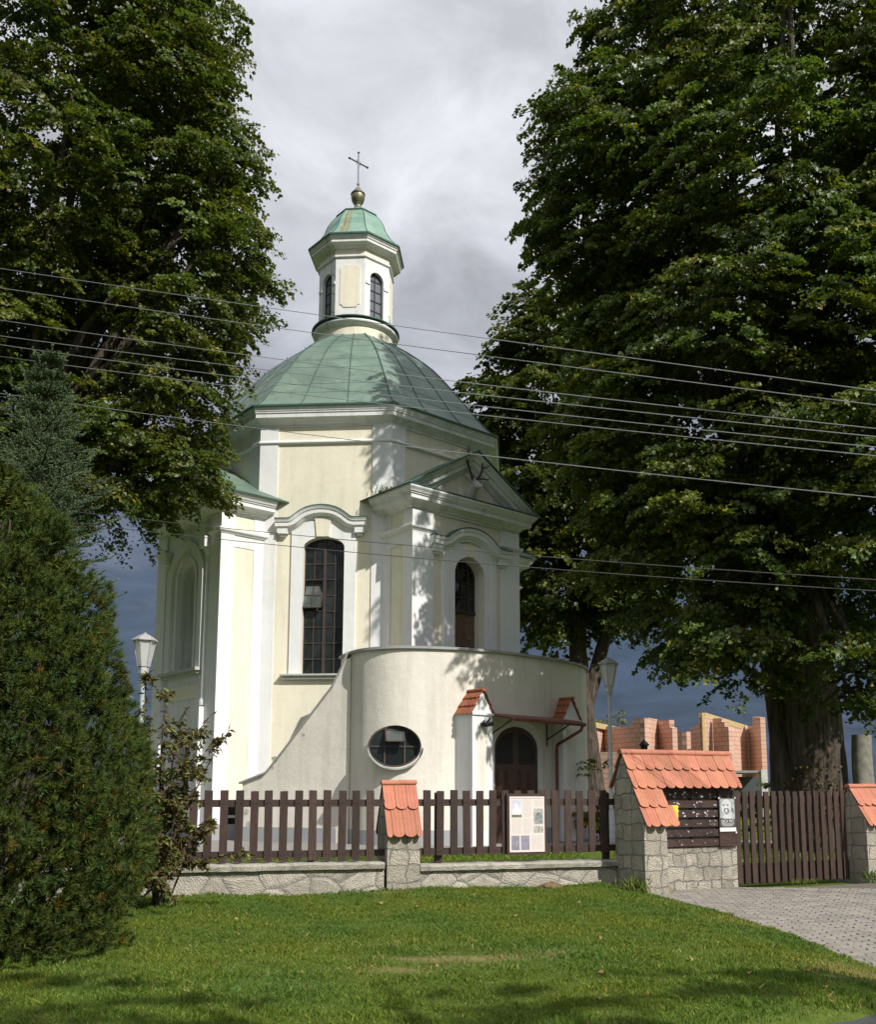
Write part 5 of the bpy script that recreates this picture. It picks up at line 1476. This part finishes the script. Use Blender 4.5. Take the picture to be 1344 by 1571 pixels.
# ------------------------------------------------------------------ overhead wires
wl = [((0, 406), (340, 461.7), (844, 542), (1344, 616)), ((0, 438), (340, 492.6), (844, 570), (1344, 638)), ((0, 491), (340, 543), (844, 615.6), (1344, 674)),
      ((0, 516.6), (340, 564), (844, 631), (1344, 687)), ((0, 531), (340, 581), (844, 649), (1344, 703)), ((54, 558), (340, 597), (844, 662.5), (1344, 717)),
      ((58, 619), (340, 659.5), (844, 727), (1344, 783)), ((230, 808), (420, 828), (844, 866), (1344, 901)), ((230, 826), (420, 846.5), (844, 884), (1344, 918))]
wname = ['topmost', 'second', 'third', 'fourth', 'fifth', 'sixth', 'seventh']
for i, pts in enumerate(wl):
    Ya, Yb = 18.6 + .12 * (i % 3), 12.4 + .1 * (i % 3)
    if i >= 7: Ya, Yb = 17.8, 12.9
    # survey points lie in one vertical plane; the span carries on to poles out of sight
    Pa, Pb = at(0, 500, Ya), at(1344, 500, Yb)
    nrm = np.array([-(Pb - Pa)[1], (Pb - Pa)[0], 0])
    Q = []
    for x, y in pts:
        o_ = np.array([0, 0, CAM_H]); d = at(x, y, 1) - o_
        Q.append(o_ + d * ((Pa - o_) @ nrm) / (d @ nrm))
    Q = np.array(Q); sdist = (Q - Pa) @ ((Pb - Pa) / np.linalg.norm(Pb - Pa))
    cf = np.polyfit(sdist, Q[:, 2], 2); L_ = np.linalg.norm((Pb - Pa)[:2])
    mb = MB()
    ss = np.linspace(-14, L_ + 8, 40)
    dxy = (Pb - Pa)[:2] / L_
    mb.tube([(Pa[0] + dxy[0] * s_, Pa[1] + dxy[1] * s_, np.polyval(cf, s_)) for s_ in ss], (.0064 if i < 7 else .006), 6)
    lab = ('pale overhead wire, %s from the top of the seven crossing dome and trees' % wname[i]) if i < 7 else ('thin dark wire crossing the window hoods, %s of the lower pair' % ('upper' if i == 7 else 'lower'))
    if i == 0: lab = 'pale overhead wire, topmost of the seven crossing lantern base and trees'
    tag(mb.build('overhead_wire', 'wire_metal' if i < 7 else 'wire_dark', None, smooth=True), lab, 'wire', 'overhead wires')

# ------------------------------------------------------------------ house shell under construction
hs = thing('unfinished_house', 'unfinished house shell of orange hollow blocks with stepped tops behind the notice shelter', 'building', (8, 52, ZG))
HO = Vector((8, 52, ZG))
def shell(x0, Ya, x1, Yb, top, nm='wall', mt='hollow_brick', th=.30, zbot=0.0):
    """one stretch of block wall from photo column x0 at distance Ya to x1 at Yb; top = [(column, row), ...]"""
    a, b_ = at(x0, 1200, Ya), at(x1, 1200, Yb)
    d = (b_ - a)[:2]; L_ = float(np.linalg.norm(d)); ang_ = math.atan2(d[1], d[0])
    fr = Fr((0, 0), (1, 0), (0, 1)); poly = [(0, zbot)]
    nrm = np.array([-d[1], d[0], 0]); o_ = np.array([0, 0, CAM_H])
    P = []
    for x, y in top:
        r_ = at(x, y, 1) - o_; p = o_ + r_ * ((a - o_) @ nrm) / (r_ @ nrm)
        P.append((float((p - a)[:2] @ d / L_), float(p[2] - ZG)))
    P[0] = (0, P[0][1]); P[-1] = (L_, P[-1][1])
    poly = [(0, zbot)] + P + [(L_, zbot)]
    mb = MB(); mb.prism(fr, poly, 0, th)
    if nm == 'timber_plate':
        mb = MB(); mb.prism(fr, [(P[0][0], P[0][1] - zbot)] + P + [(P[-1][0], P[-1][1] - zbot)], -.02, th + .3)
    o = mb.build(nm, mt, hs); o.location = (a[0] - HO.x, a[1] - HO.y, 0); o.rotation_euler = (0, 0, ang_)
    return o
def zx(x, y): return 900 + x / 4.48, 1080 + y / 4.48
shell(*[zx(20, 0)[0], 52, zx(130, 0)[0], 54.5], [zx(20, 122), zx(130, 150)])
shell(zx(125, 0)[0], 54.4, zx(300, 0)[0], 52, [zx(125, 152), zx(215, 158), zx(300, 158)])
shell(zx(300, 0)[0], 51.9, zx(412, 0)[0], 51.0, [zx(300, 155), zx(302, 140), zx(318, 140), zx(318, 100), zx(412, 98)])
shell(zx(412, 0)[0], 51.0, zx(442, 0)[0], 51.3, [zx(412, 100), zx(442, 100)])
shell(zx(440, 0)[0], 51.3, zx(500, 0)[0], 53.2, [zx(440, 98), zx(500, 110)])
shell(zx(499, 0)[0], 53.2, zx(602, 0)[0], 51.5, [zx(499, 112), zx(570, 110), zx(570, 158), zx(602, 163)])
shell(zx(602, 0)[0], 56, zx(700, 0)[0], 55, [zx(602, 192), zx(700, 192)])
shell(zx(700, 0)[0], 55, zx(735, 0)[0], 55.6, [zx(700, 192), zx(735, 192)])
shell(zx(728, 0)[0], 53.2, zx(812, 0)[0], 51.2, [zx(728, 160), zx(752, 157), zx(752, 132), zx(775, 130), zx(775, 104), zx(795, 102), zx(795, 88), zx(812, 88)])
shell(zx(832, 0)[0], 51.0, zx(885, 0)[0], 52.0, [zx(832, 92), zx(885, 92)])
shell(zx(885, 0)[0], 51.6, zx(993, 0)[0], 50.4, [zx(885, 98), zx(930, 98), zx(930, 124), zx(950, 125), zx(950, 155), zx(976, 158), zx(993, 182)])
shell(zx(832, 0)[0], 51.2, zx(1130, 0)[0], 57.0, [zx(832, 72), zx(1130, 158)])
shell(zx(1128, 0)[0], 56.8, zx(1215, 0)[0], 54.8, [zx(1128, 152), zx(1142, 150), zx(1142, 88), zx(1215, 88)])
shell(zx(812, 0)[0], 50.9, zx(833, 0)[0], 50.95, [zx(812, 62), zx(833, 62)], 'timber_post', 'timber_yellow', .12)
shell(zx(833, 0)[0], 51.1, zx(1122, 0)[0], 56.9, [zx(833, 62), zx(1122, 152)], 'timber_plate', 'timber_yellow', .06, .30)
shell(zx(20, 0)[0], 51.9, zx(215, 0)[0], 55.6, [zx(20, 116), zx(215, 158)], 'timber_plate', 'timber_yellow', .08, .30)
# ground storey: long lower wall and the slab with the dark panel under it
shell(zx(60, 0)[0], 49.5, zx(330, 0)[0], 48.5, [zx(60, 330), zx(330, 330)], 'wall')
shell(zx(330, 0)[0], 48.6, zx(1010, 0)[0], 47.8, [zx(330, 335), zx(1010, 335)], 'wall')
shell(zx(985, 0)[0], 45.5, zx(1245, 0)[0], 45.2, [zx(985, 458), zx(1245, 455)], 'slab_edge', 'slab_concrete', 4.0, 2.22)
shell(zx(1206, 0)[0], 45.1, zx(1246, 0)[0], 45.08, [zx(1206, 452), zx(1246, 450)], 'pillar', 'pale_pillar', .4)
shell(zx(985, 0)[0], 49.0, zx(1245, 0)[0], 49.0, [zx(985, 500), zx(1245, 500)], 'opening_shade_panel', 'poster_and_shade_dark', .2)  # solid dark panel, the shade under the slab put in as colour
# old dead trunk at the right edge
mb = MB(); bark_tube(mb, [(0, 0, 0), (.02, 0, 1.2), (0, .02, 2.0), (.02, 0, 2.72)], [.27, .25, .24, .22], 28, 5, .03, 4, .15)
o = mb.build('tree_stump', 'stone_trunk', None, smooth=True); o.location = (9.70, 22.8, ZG)
tag(o, 'tall grey dead trunk stub with broken top at the right edge', 'tree stump')

# ------------------------------------------------------------------ trees and shrubs
def lobe(x, y, Y, rx, ry, rd): 
    m_ = mpp(Y) * (1 if y > 700 else 1.03)
    return (tuple(at(x, y, Y)), (rx * m_, rd, ry * m_))
def tree(name, label, base, lobes, trunk, seed, per_m2, leaves, L, leaf, hue=(1, 1, 1), autumn=.03, droop=.45, limbs=(), inner=.22, group=None, mat='linden_leaf'):
    t = thing(name, label, 'tree', base, 0, group)
    rng_ = np.random.default_rng(seed)
    sh = -np.array(base)
    C, A, Nn, Ls, Ws, tint = sprays(rng_, lobes, per_m2, leaves, L, droop, leaf, inner, hue, autumn)
    leaf_mesh('crown', mat, t, C, A, Nn, Ls, Ws, tint, shift=sh)
    mb = MB()
    for pts, rs, ns in trunk: bark_tube(mb, [np.array(p) + sh for p in pts], rs, ns, 8 if ns > 30 else 5, .075, seed, .18 if ns > 30 else 0)
    rr = random.Random(seed)
    top = np.array(trunk[0][0][-1])
    for c, r in lobes:
        c = np.array(c); r = np.array(r)
        for k in range(3):
            tgt = c + r * np.array([rr.uniform(-.6, .6) for _ in range(3)])
            mid = (top + tgt) / 2 + np.array([rr.uniform(-.5, .5), rr.uniform(-.5, .5), rr.uniform(.1, .9)])
            r0 = trunk[0][1][-1] * rr.uniform(.25, .5)
            bark_tube(mb, [top + sh + np.array([0, 0, -.3 * k]), mid + sh, tgt + sh], [r0, r0 * .6, .03], 9, 4, .05, seed + k)
    mb.build('trunk', 'bark', t, smooth=True)
    return t, len(C)

GR = 'old lindens round the church'
# right linden, in front of the churchyard
b_ = (8.75, 23.5, .0)
lobes = [lobe(1195, 330, 23.8, 290, 320, 4.9), lobe(970, 270, 24.6, 150, 165, 3.0), lobe(895, 385, 24.6, 70, 66, 1.9), lobe(1130, 600, 23.8, 265, 260, 4.6), lobe(1085, 835, 23.4, 165, 150, 3.4),
         lobe(1290, 815, 22.5, 230, 165, 4.2), lobe(1095, 985, 22.5, 75, 48, 1.6), lobe(1180, -90, 24, 235, 190, 4.4), lobe(1430, 420, 23.5, 260, 420, 4.8), lobe(1330, 1035, 20.5, 48, 72, .9),
         lobe(985, 120, 24.4, 92, 100, 2.2), lobe(1160, 1010, 22.4, 36, 50, .8), lobe(945, 640, 24.6, 90, 130, 2.2)]
trunk = [([(8.92, 23.5, -.15), (8.88, 23.5, 1.5), (8.80, 23.5, 3.6), (8.7, 23.6, 5.6), (8.6, 23.7, 8.2)], [.78, .71, .69, .62, .5], 56),
         ([(8.22, 23.75, -.15), (8.14, 23.75, 1.7), (8.10, 23.75, 3.3), (7.75, 23.7, 6.0), (7.0, 23.5, 9.3)], [.40, .37, .33, .27, .14], 26)]
_, n1 = tree('linden_tree', 'huge dark linden on the right with thick furrowed double trunk behind the gate', b_, lobes, trunk, 21, 9.0, 52, .66, (.118, .104), (.98, 1, .82), .02, group=GR, inner=.42)
# linden behind the porch
b_ = (5.55, 40, ZG)
lobes = [lobe(890, 700, 40, 150, 260, 4.4), lobe(790, 610, 40, 65, 105, 2.2), lobe(858, 515, 40, 85, 70, 2.6), lobe(850, 890, 39.5, 85, 100, 2.6), lobe(960, 880, 40, 70, 75, 3.0), lobe(780, 740, 41, 60, 120, 2)]
trunk = [([(5.75, 40, -.1), (5.55, 40, 2), (5.25, 40, 5), (5.1, 40, 7.2), (5.0, 40, 10)], [.56, .50, .46, .40, .3], 36), ([(5.25, 40, 4.6), (5.75, 40, 6.2), (6.4, 40, 8.4), (7.0, 40, 10)], [.34, .30, .26, .15], 18)]
_, n2 = tree('linden_tree', 'linden behind the curved porch with forked trunk, crown between dome and the big right tree', b_, lobes, trunk, 33, 5.8, 34, .8, (.19, .165), (.84, .86, .70), .03, group=GR, inner=.33)
# left linden
b_ = (-12.2, 24, ZG)
lobes = [lobe(80, 250, 24, 265, 320, 4.6), lobe(262, 160, 24, 98, 160, 3.0), lobe(272, 390, 24, 112, 165, 3.2), lobe(252, 600, 23.6, 80, 110, 2.2), lobe(170, 725, 23.5, 105, 85, 2.4), lobe(272, 735, 23.2, 52, 55, 1.4),
         lobe(205, 0, 24, 150, 160, 3.4), lobe(-120, 500, 24, 250, 330, 4.6), lobe(322, 520, 23.5, 34, 50, 1.1), lobe(362, 250, 23.5, 30, 42, 1.1), lobe(366, 390, 23.5, 28, 40, 1.1), lobe(60, 630, 24, 115, 165, 3)]
trunk = [([(-12.2, 24, -.1), (-12.1, 24, 3), (-12, 24, 6.5), (-11.8, 24, 9.5)], [.7, .6, .52, .4], 40)]
_, n3 = tree('linden_tree', 'tall linden on the left whose sunlit crown overlaps the church eaves, trunk hidden by conifers', b_, lobes, trunk, 45, 9.0, 52, .66, (.108, .094), (.98, .95, .70), .02, group=GR, inner=.42)
# roadside tree out of the picture whose shade falls on the front of the lawn
b_ = (7.2, -4.6, 0)
lobes = [((8.6, -1.6, 8.4), (2.6, 2.5, 2.3)), ((6.0, -1.3, 8.8), (2.5, 2.3, 2.2)), ((3.6, -1.5, 8.6), (2.3, 2.2, 2.0)), ((5.5, -3.6, 9.5), (3, 2.4, 2.4))]
trunk = [([(7.2, -4.6, -.1), (7.25, -4.6, 3), (7.2, -4.5, 6)], [.34, .29, .2], 20)]
_, n4 = tree('linden_tree', 'roadside linden beside the photographer whose shade lies on the front of the lawn', b_, lobes, trunk, 51, .85, 20, .9, (.2, .17), group=GR)
print('leaves', n1, n2, n3, n4)

# bush and hedge behind the fence, thin tree far off
def bush(name, label, cat, base, lobes, seed, hue, per, leaves, leaf, L=.35, autumn=.05):
    t = thing(name, label, cat, base)
    C, A, Nn, Ls, Ws, tint = sprays(np.random.default_rng(seed), lobes, per, leaves, L, .1, leaf, .3, hue, autumn)
    leaf_mesh('foliage', 'hedge_leaf', t, C, A, Nn, Ls, Ws, tint, shift=-np.array(base))
    mb = MB(); rr = random.Random(seed)
    for c, r in lobes:
        mb.tube([(c[0] - base[0], c[1] - base[1], 0), (c[0] - base[0] + rr.uniform(-.2, .2), c[1] - base[1], c[2] - base[2])], [.05, .02], 7)
    mb.build('stem', 'bark', t)
bush('bush', 'small yellow green bush between the porch end and the shelter roof', 'bush', (3.95, 26.6, ZG), [((3.95, 26.6, 1.1), (.50, .5, 1.1)), ((4.2, 26.7, .7), (.5, .5, .7))], 3, (1.35, 1.2, .8), 16, 26, (.09, .07))
bush('hedge', 'low dark hedge behind the gate and under the big right tree', 'hedge', (11, 33, ZG), [((8.2 + 1.5 * i, 33 + .3 * (i % 2), .8), (1.1, .9, .9 + .12 * (i % 3))) for i in range(7)], 5, (.6, .62, .55), 6, 20, (.14, .11))
bush('thin_tree', 'far thin tree showing above the block wall beside the lamp post', 'tree', (11.4, 74, ZG), [((11.2, 74, 5.6), (2.6, 2, 1.5)), ((13.2, 74, 4.6), (1.6, 1.6, 1.3)), ((10, 74, 4), (1.6, 1.6, 2))], 8, (.9, .75, .6), 2.0, 10, (.22, .16), .8)

# needles
def needle_mesh(name, mat, parent, O, Dv, L, Wd, tint, shift):
    """thin triangles from O along Dv"""
    n = len(O)
    r_ = unit(np.cross(Dv, np.random.default_rng(1).normal(size=(n, 3))))
    V = np.stack([O - r_ * Wd, O + r_ * Wd, O + Dv * L[:, None]], 1) + np.asarray(shift)
    F = np.arange(n * 3)
    return tri_mesh(name, mat, parent, V.reshape(-1, 3), F, np.repeat(tint, 3, 0))
# mountain pine in the left foreground
rg = np.random.default_rng(12)
pc = np.array([-4.82, 9.35])
pine = thing('pine', 'big dense dark green mountain pine with some brown dead tufts, left foreground', 'pine', (pc[0], pc[1], 0))
zk, rk = [-.1, .35, 1.0, 2.0, 2.9, 3.6, 4.2, 4.75], [1.40, 1.68, 1.75, 1.62, 1.33, 1.04, .70, .18]
bth, bz, ba = rg.uniform(0, 6.283, 150), rg.uniform(0, 4.7, 150), rg.uniform(-.42, .24, 150)
def pine_tufts(n, inner, k, wid, L0, L1, spread, tint0):
    z = rg.uniform(.0, 4.72, n * 2); th = rg.uniform(0, 2 * math.pi, n * 2)
    keep = rg.random(n * 2) < np.interp(z, zk, rk) / 1.75
    z, th = z[keep][:n], th[keep][:n]; n = len(z)
    R0 = np.interp(z, zk, rk)
    dth = np.abs((th[:, None] - bth + math.pi) % (2 * math.pi) - math.pi) * R0[:, None]
    lump = np.clip((ba * np.exp(-(dth / .22) ** 2 - ((z[:, None] - bz) / .20) ** 2)).sum(1), -.50, .26)
    dep = rg.uniform(.45, .86, n) if inner else 1 - np.abs(rg.normal(0, .045, n))
    R_ = R0 * dep + lump * 1.2 * (0 if inner else 1)
    P = np.stack([pc[0] + R_ * np.cos(th), pc[1] + R_ * np.sin(th), z], 1)
    D_ = unit(np.stack([np.cos(th), np.sin(th), .75 + .4 * (z / 4.7)], 1) + rg.normal(0, .38, (n, 3)))
    frac = rg.random((n, k)) ** .8
    stemL = rg.uniform(.05, .10, n)
    O = P[:, None] + D_[:, None] * (frac * stemL[:, None])[..., None]
    sp_ = unit(D_[:, None] * (.50 + .75 * frac[..., None]) + unit(rg.normal(size=(n, k, 3))) * spread)
    Ln = rg.uniform(L0, L1, (n, k))
    tc_ = tint0 * np.clip(rg.normal(1, .26, (n, 1, 1)), .45, 1.8) * np.clip(rg.normal(1, .18, (n, k, 1)), .55, 1.6) * np.where(rg.random((n, 1, 1)) < .5, [[[1.12, 1.05, .82]]], [[[.86, 1, 1.05]]])
    dead = rg.random(n) < (.014 + .03 * (z < 2))
    tc_[dead] = tc_[dead] * np.array([2.0, 1.0, .85])
    return O.reshape(-1, 3), sp_.reshape(-1, 3), Ln.ravel(), np.full(n * k, wid), np.broadcast_to(tc_, (n, k, 3)).reshape(-1, 3)
parts_ = [pine_tufts(6400, False, 58, .0034, .045, .080, .95, .95), pine_tufts(3600, True, 26, .011, .07, .12, 1.0, .8)]
O, Dd, Lz, Wz, Tz = [np.concatenate(q) for q in zip(*parts_)]
needle_mesh('crown', 'pine_needle', pine, O, Dd, Lz, Wz[:, None], Tz, (-pc[0], -pc[1], 0))
mb = MB(); rr = random.Random(3)
for i in range(40):
    a, zz = rr.uniform(0, 6.283), rr.uniform(.5, 4.2); r1_ = float(np.interp(zz, zk, rk)) * .75
    q0 = (rr.uniform(-.3, .3), rr.uniform(-.3, .3), 0); q2 = (r1_ * math.cos(a), r1_ * math.sin(a), zz)
    mb.tube([q0, (q2[0] * .5, q2[1] * .5, zz * .45), q2], [.05, .03, .01], 7)
mb.build('branch', 'bark', pine)

# blue spruce behind it
rg = np.random.default_rng(4)
sx, sy, szt = -7.02, 15.2, 8.9
spruce = thing('spruce', 'blue green spruce top rising behind the pine at the left edge', 'spruce', (sx, sy, .1))
O, Dd, Lz, T_ = [], [], [], []
mb = MB(); mb.tube([(0, 0, 0), (0, 0, 8.55), (0, 0, 8.78)], [.13, .02, .012], 8)
def twig(p, d, ln, dens=190, tint=1.0):
    m_ = max(10, int(ln * dens * 1.5)); t_ = rg.random(m_)
    q = p + d * (t_ * ln)[:, None]
    nd = unit(d * .6 + unit(rg.normal(size=(m_, 3))) * .9 + np.array([0, 0, .22]))
    O.append(q); Dd.append(nd); Lz.append(rg.uniform(.022, .036, m_)); T_.append(np.clip(rg.normal(tint * 1.25, .18, (m_, 1)), .5, 2.2) * np.array([[1, 1, 1]]))
zz = 8.62; wh = 0
twig(np.array([0, 0, 8.35]), np.array([0, 0, 1.0]), .48, 260, 1.5)
while zz > 1.6:
    ln0 = min(1.2, .16 + (8.85 - zz) * .40)
    nb = 6 if zz > 6 else 7
    for b in range(nb):
        a = 2 * math.pi * (b + .5 * (wh % 2)) / nb + rg.normal(0, .12); ln = ln0 * rg.uniform(.78, 1.15)
        d0 = np.array([math.cos(a), math.sin(a), .25 + .35 * (zz > 7.6)])
        pts = []
        for t_ in np.linspace(0, 1, 9):
            r_ = ln * t_
            pts.append(np.array([r_ * math.cos(a), r_ * math.sin(a), zz + r_ * (.30 - .42 * t_ + .34 * t_ ** 2)]))
        mb.tube(pts, list(np.linspace(.022, .006, 9)), 5)
        for i in range(8):
            d = pts[i + 1] - pts[i]; L_ = np.linalg.norm(d); d = d / L_
            twig(pts[i], d, L_ * 1.05, 170)
            sd = np.cross(d, [0, 0, 1.0]); sd /= np.linalg.norm(sd)
            for s_ in (-1, 1):
                for h in ((0,) if i % 2 else (0, .5)):
                    l2 = (.10 + .40 * ln0 * (1 - (i + h) / 8.5)) * rg.uniform(.7, 1.15); l2 = min(l2, .55)
                    d2 = unit(d * .75 + sd * s_ * .8 + np.array([0, 0, rg.uniform(-.05, .30)]))
                    p_ = pts[i] + d * L_ * h
                    twig(p_, d2, l2, 150, rg.choice([.9, 1, 1.1]))
                    if l2 > .34 and i % 2:
                        for s2_ in (-1, 1):
                            twig(p_ + d2 * l2 * .5, unit(d2 * .8 + np.cross(d2, [0, 0, 1]) * s2_ * .7), l2 * .45, 140)
        twig(pts[-1], unit(pts[-1] - pts[-2] + np.array([0, 0, .05])), .14, 220, 1.25)
    zz -= .30 + .10 * (8.9 - zz) / 8; wh += 1
O, Dd, Lz, T_ = np.concatenate(O), np.concatenate(Dd), np.concatenate(Lz), np.concatenate(T_)
needle_mesh('crown', 'spruce_needle', spruce, O, Dd, Lz, .0095, T_, (0, 0, 0))
mb.build('trunk', 'bark', spruce)
print('needles', len(O))

# half withered shrub before the fence
rg = np.random.default_rng(17); rr = random.Random(17)
base = np.array([-4.05, 12.55, 0.0])
shrub = thing('shrub', 'half withered shrub with drooping brown and olive leaves between pine and fence', 'shrub', tuple(base))
tips = [(352, 1120, 12.4), (325, 1095, 12.5), (285, 1085, 12.6), (255, 1062, 12.4), (222, 1035, 12.3), (190, 1015, 12.2), (175, 1060, 11.9), (318, 1120, 12.1), (300, 1180, 12.2), (285, 1205, 12.6), (265, 1150, 12.0),
        (330, 1255, 12.2), (368, 1310, 12.1), (290, 1265, 12.4), (245, 1225, 11.9), (225, 1280, 11.7), (215, 1190, 12.0), (195, 1120, 12.0), (275, 1335, 12.1), (240, 1345, 11.8), (205, 1360, 11.6), (255, 1290, 11.9), (300, 1300, 12.4), (230, 1110, 12.4), (270, 1215, 12.3)]
LC, LA_, LN, LL, LW, LT = [], [], [], [], [], []
mb = MB()
for i, (x, y, Yd) in enumerate(tips):
    tip = at(x, y, Yd) - base
    b0 = np.array([rr.uniform(-.25, .25), rr.uniform(-.2, .2), 0])
    mid = (b0 * .45 + tip * .55) + np.array([rr.uniform(-.15, .15) - .12, rr.uniform(-.15, .15), .18 + .12 * abs(tip[2])])
    pts = [(1 - t_) ** 2 * b0 + 2 * t_ * (1 - t_) * mid + t_ ** 2 * tip for t_ in np.linspace(0, 1, 12)]
    mb.tube(pts, list(np.linspace(.016, .004, 12)), 5)
    subs = [pts]
    for q in range(5):
        j = rr.randint(4, 11); e_ = pts[j] + np.array([rr.uniform(-.28, .32), rr.uniform(-.25, .25), rr.uniform(-.22, .18)])
        sb = [pts[j] + (e_ - pts[j]) * t_ + np.array([0, 0, .05 * math.sin(math.pi * t_)]) for t_ in np.linspace(0, 1, 6)]
        mb.tube(sb, list(np.linspace(.006, .0025, 6)), 4); subs.append(sb)
    wither = rg.random()
    for si, sb in enumerate(subs):
        m_ = 74 if si == 0 else 44
        for q in range(m_):
            t_ = rg.uniform(.35, 1) if si == 0 else rg.uniform(.1, 1)
            f_ = t_ * (len(sb) - 1); a_ = int(min(f_, len(sb) - 2)); p = sb[a_] + (sb[a_ + 1] - sb[a_]) * (f_ - a_)
            ax = unit(rg.normal(size=3) * [1, 1, .6] + np.array([.15, 0, -.55]))
            ll = rg.uniform(.045, .115)
            LC.append(p + ax * ll * .55); LA_.append(ax); LN.append(unit(rg.normal(size=3) + np.array([0, 0, .6]))); LL.append(ll); LW.append(ll * rg.uniform(.28, .5))
            u_ = rg.random()
            if u_ < .30 + .25 * wither: c_ = np.array([.85, .60, .50]) * rg.uniform(.4, .95)
            elif u_ < .42 + .2 * wither: c_ = np.array([1.15, .95, .6]) * rg.uniform(.7, 1.2)
            else: c_ = np.array([.80, 1.0, .60]) * rg.uniform(.6, 1.35)
            if rg.random() < .02: c_ = np.array([1.6, 1.9, 1.0])
            LT.append(c_)
leaf_mesh('foliage', 'wilted_leaf', shrub, np.array(LC), np.array(LA_), np.array(LN), LL, LW, np.array(LT), fold=.35)
mb.build('stem', 'bark', shrub)
# dry suckers at the foot of the big linden
rg = np.random.default_rng(27)
b_ = (8.45, 22.62, .0)
t = thing('sucker_shoots', 'brown withered shoots at the foot of the thick trunk just above the gate', 'shoots', b_)
n = 520; c = np.stack([rg.normal(0, .34, n), rg.normal(0, .16, n), np.abs(rg.normal(1.0, .62, n))], 1); c[:, 2] = np.clip(c[:, 2], .1, 2.05)
leaf_mesh('foliage', 'wilted_leaf', t, c, unit(rg.normal(size=(n, 3)) + [0, 0, -.4]), unit(rg.normal(size=(n, 3)) + [0, -.4, .5]), rg.uniform(.07, .12, n), rg.uniform(.05, .09, n), np.clip(rg.normal(.75, .25, (n, 1)), .3, 1.4) * np.where(rg.random((n, 1)) < .75, [[1.0, .62, .45]], [[.6, .9, .5]]), fold=.3)
mb = MB()
for i in range(22): a = rg.normal(0, .3); mb.tube([(a * .4, rg.normal(0, .1), 0), (a, rg.normal(0, .12), rg.uniform(.8, 1.9))], [.014, .005], 5)
mb.build('stem', 'bark', t)

# weeds: on the eave of the portico, at the gate and along the paving
def weed(label, loc, n, spread, h, seed, mat='grass_blade', hue=(1, 1, 1), name='weed_tuft'):
    rg = np.random.default_rng(seed)
    c = np.stack([rg.normal(0, spread, n), rg.normal(0, spread * .6, n), np.abs(rg.normal(h * .45, h * .25, n))], 1)
    ax = unit(np.stack([rg.normal(0, .5, n), rg.normal(0, .5, n), np.full(n, 1.0)], 1))
    o = leaf_mesh(name, mat, None, c, ax, unit(rg.normal(size=(n, 3))), rg.uniform(.5, 1, n) * h, rg.uniform(.10, .2, n) * h * .6, np.clip(rg.normal(1, .25, (n, 1)), .5, 1.7) * np.array(hue), fold=.3)
    o.location = loc
    return tag(o, label, 'weeds')
pe_ = Vector((CX, CY, 0)) + Matrix.Rotation(AL, 3, 'Z') @ Vector((-2.45, -5.15, 0))
weed('small green weeds sprouting on the eave between drum and portico gable', (pe_.x, pe_.y, 10.22), 90, .22, .28, 2, 'hedge_leaf', (.7, .75, .6))
gq = BO + BX * 3.55 + BY * .42; weed('low grass tuft growing at the foot of the gate, middle of its length', (gq.x, gq.y, -.11), 130, .16, .10, 3, hue=(1.3, 1.1, 1.6))
gq = BO + BX * 4.95 - BY * .02; weed('taller grass tuft at the left foot of the end pier beside the gate', (gq.x, gq.y, -.11), 120, .12, .20, 4, hue=(1.1, 1.05, 1.2))
gq = BO + BX * .62 + BY * .30; weed('dry weeds in the corner between shelter pier and shelter wall', (gq.x, gq.y, -.12), 90, .13, .09, 5, hue=(2.0, 1.2, 2.0))
gq = BO - BX * .12 + BY * .10; weed('long grass growing up the left side of the shelter pier', (gq.x, gq.y, -.08), 150, .12, .24, 6, hue=(1.1, 1.0, 1.3))
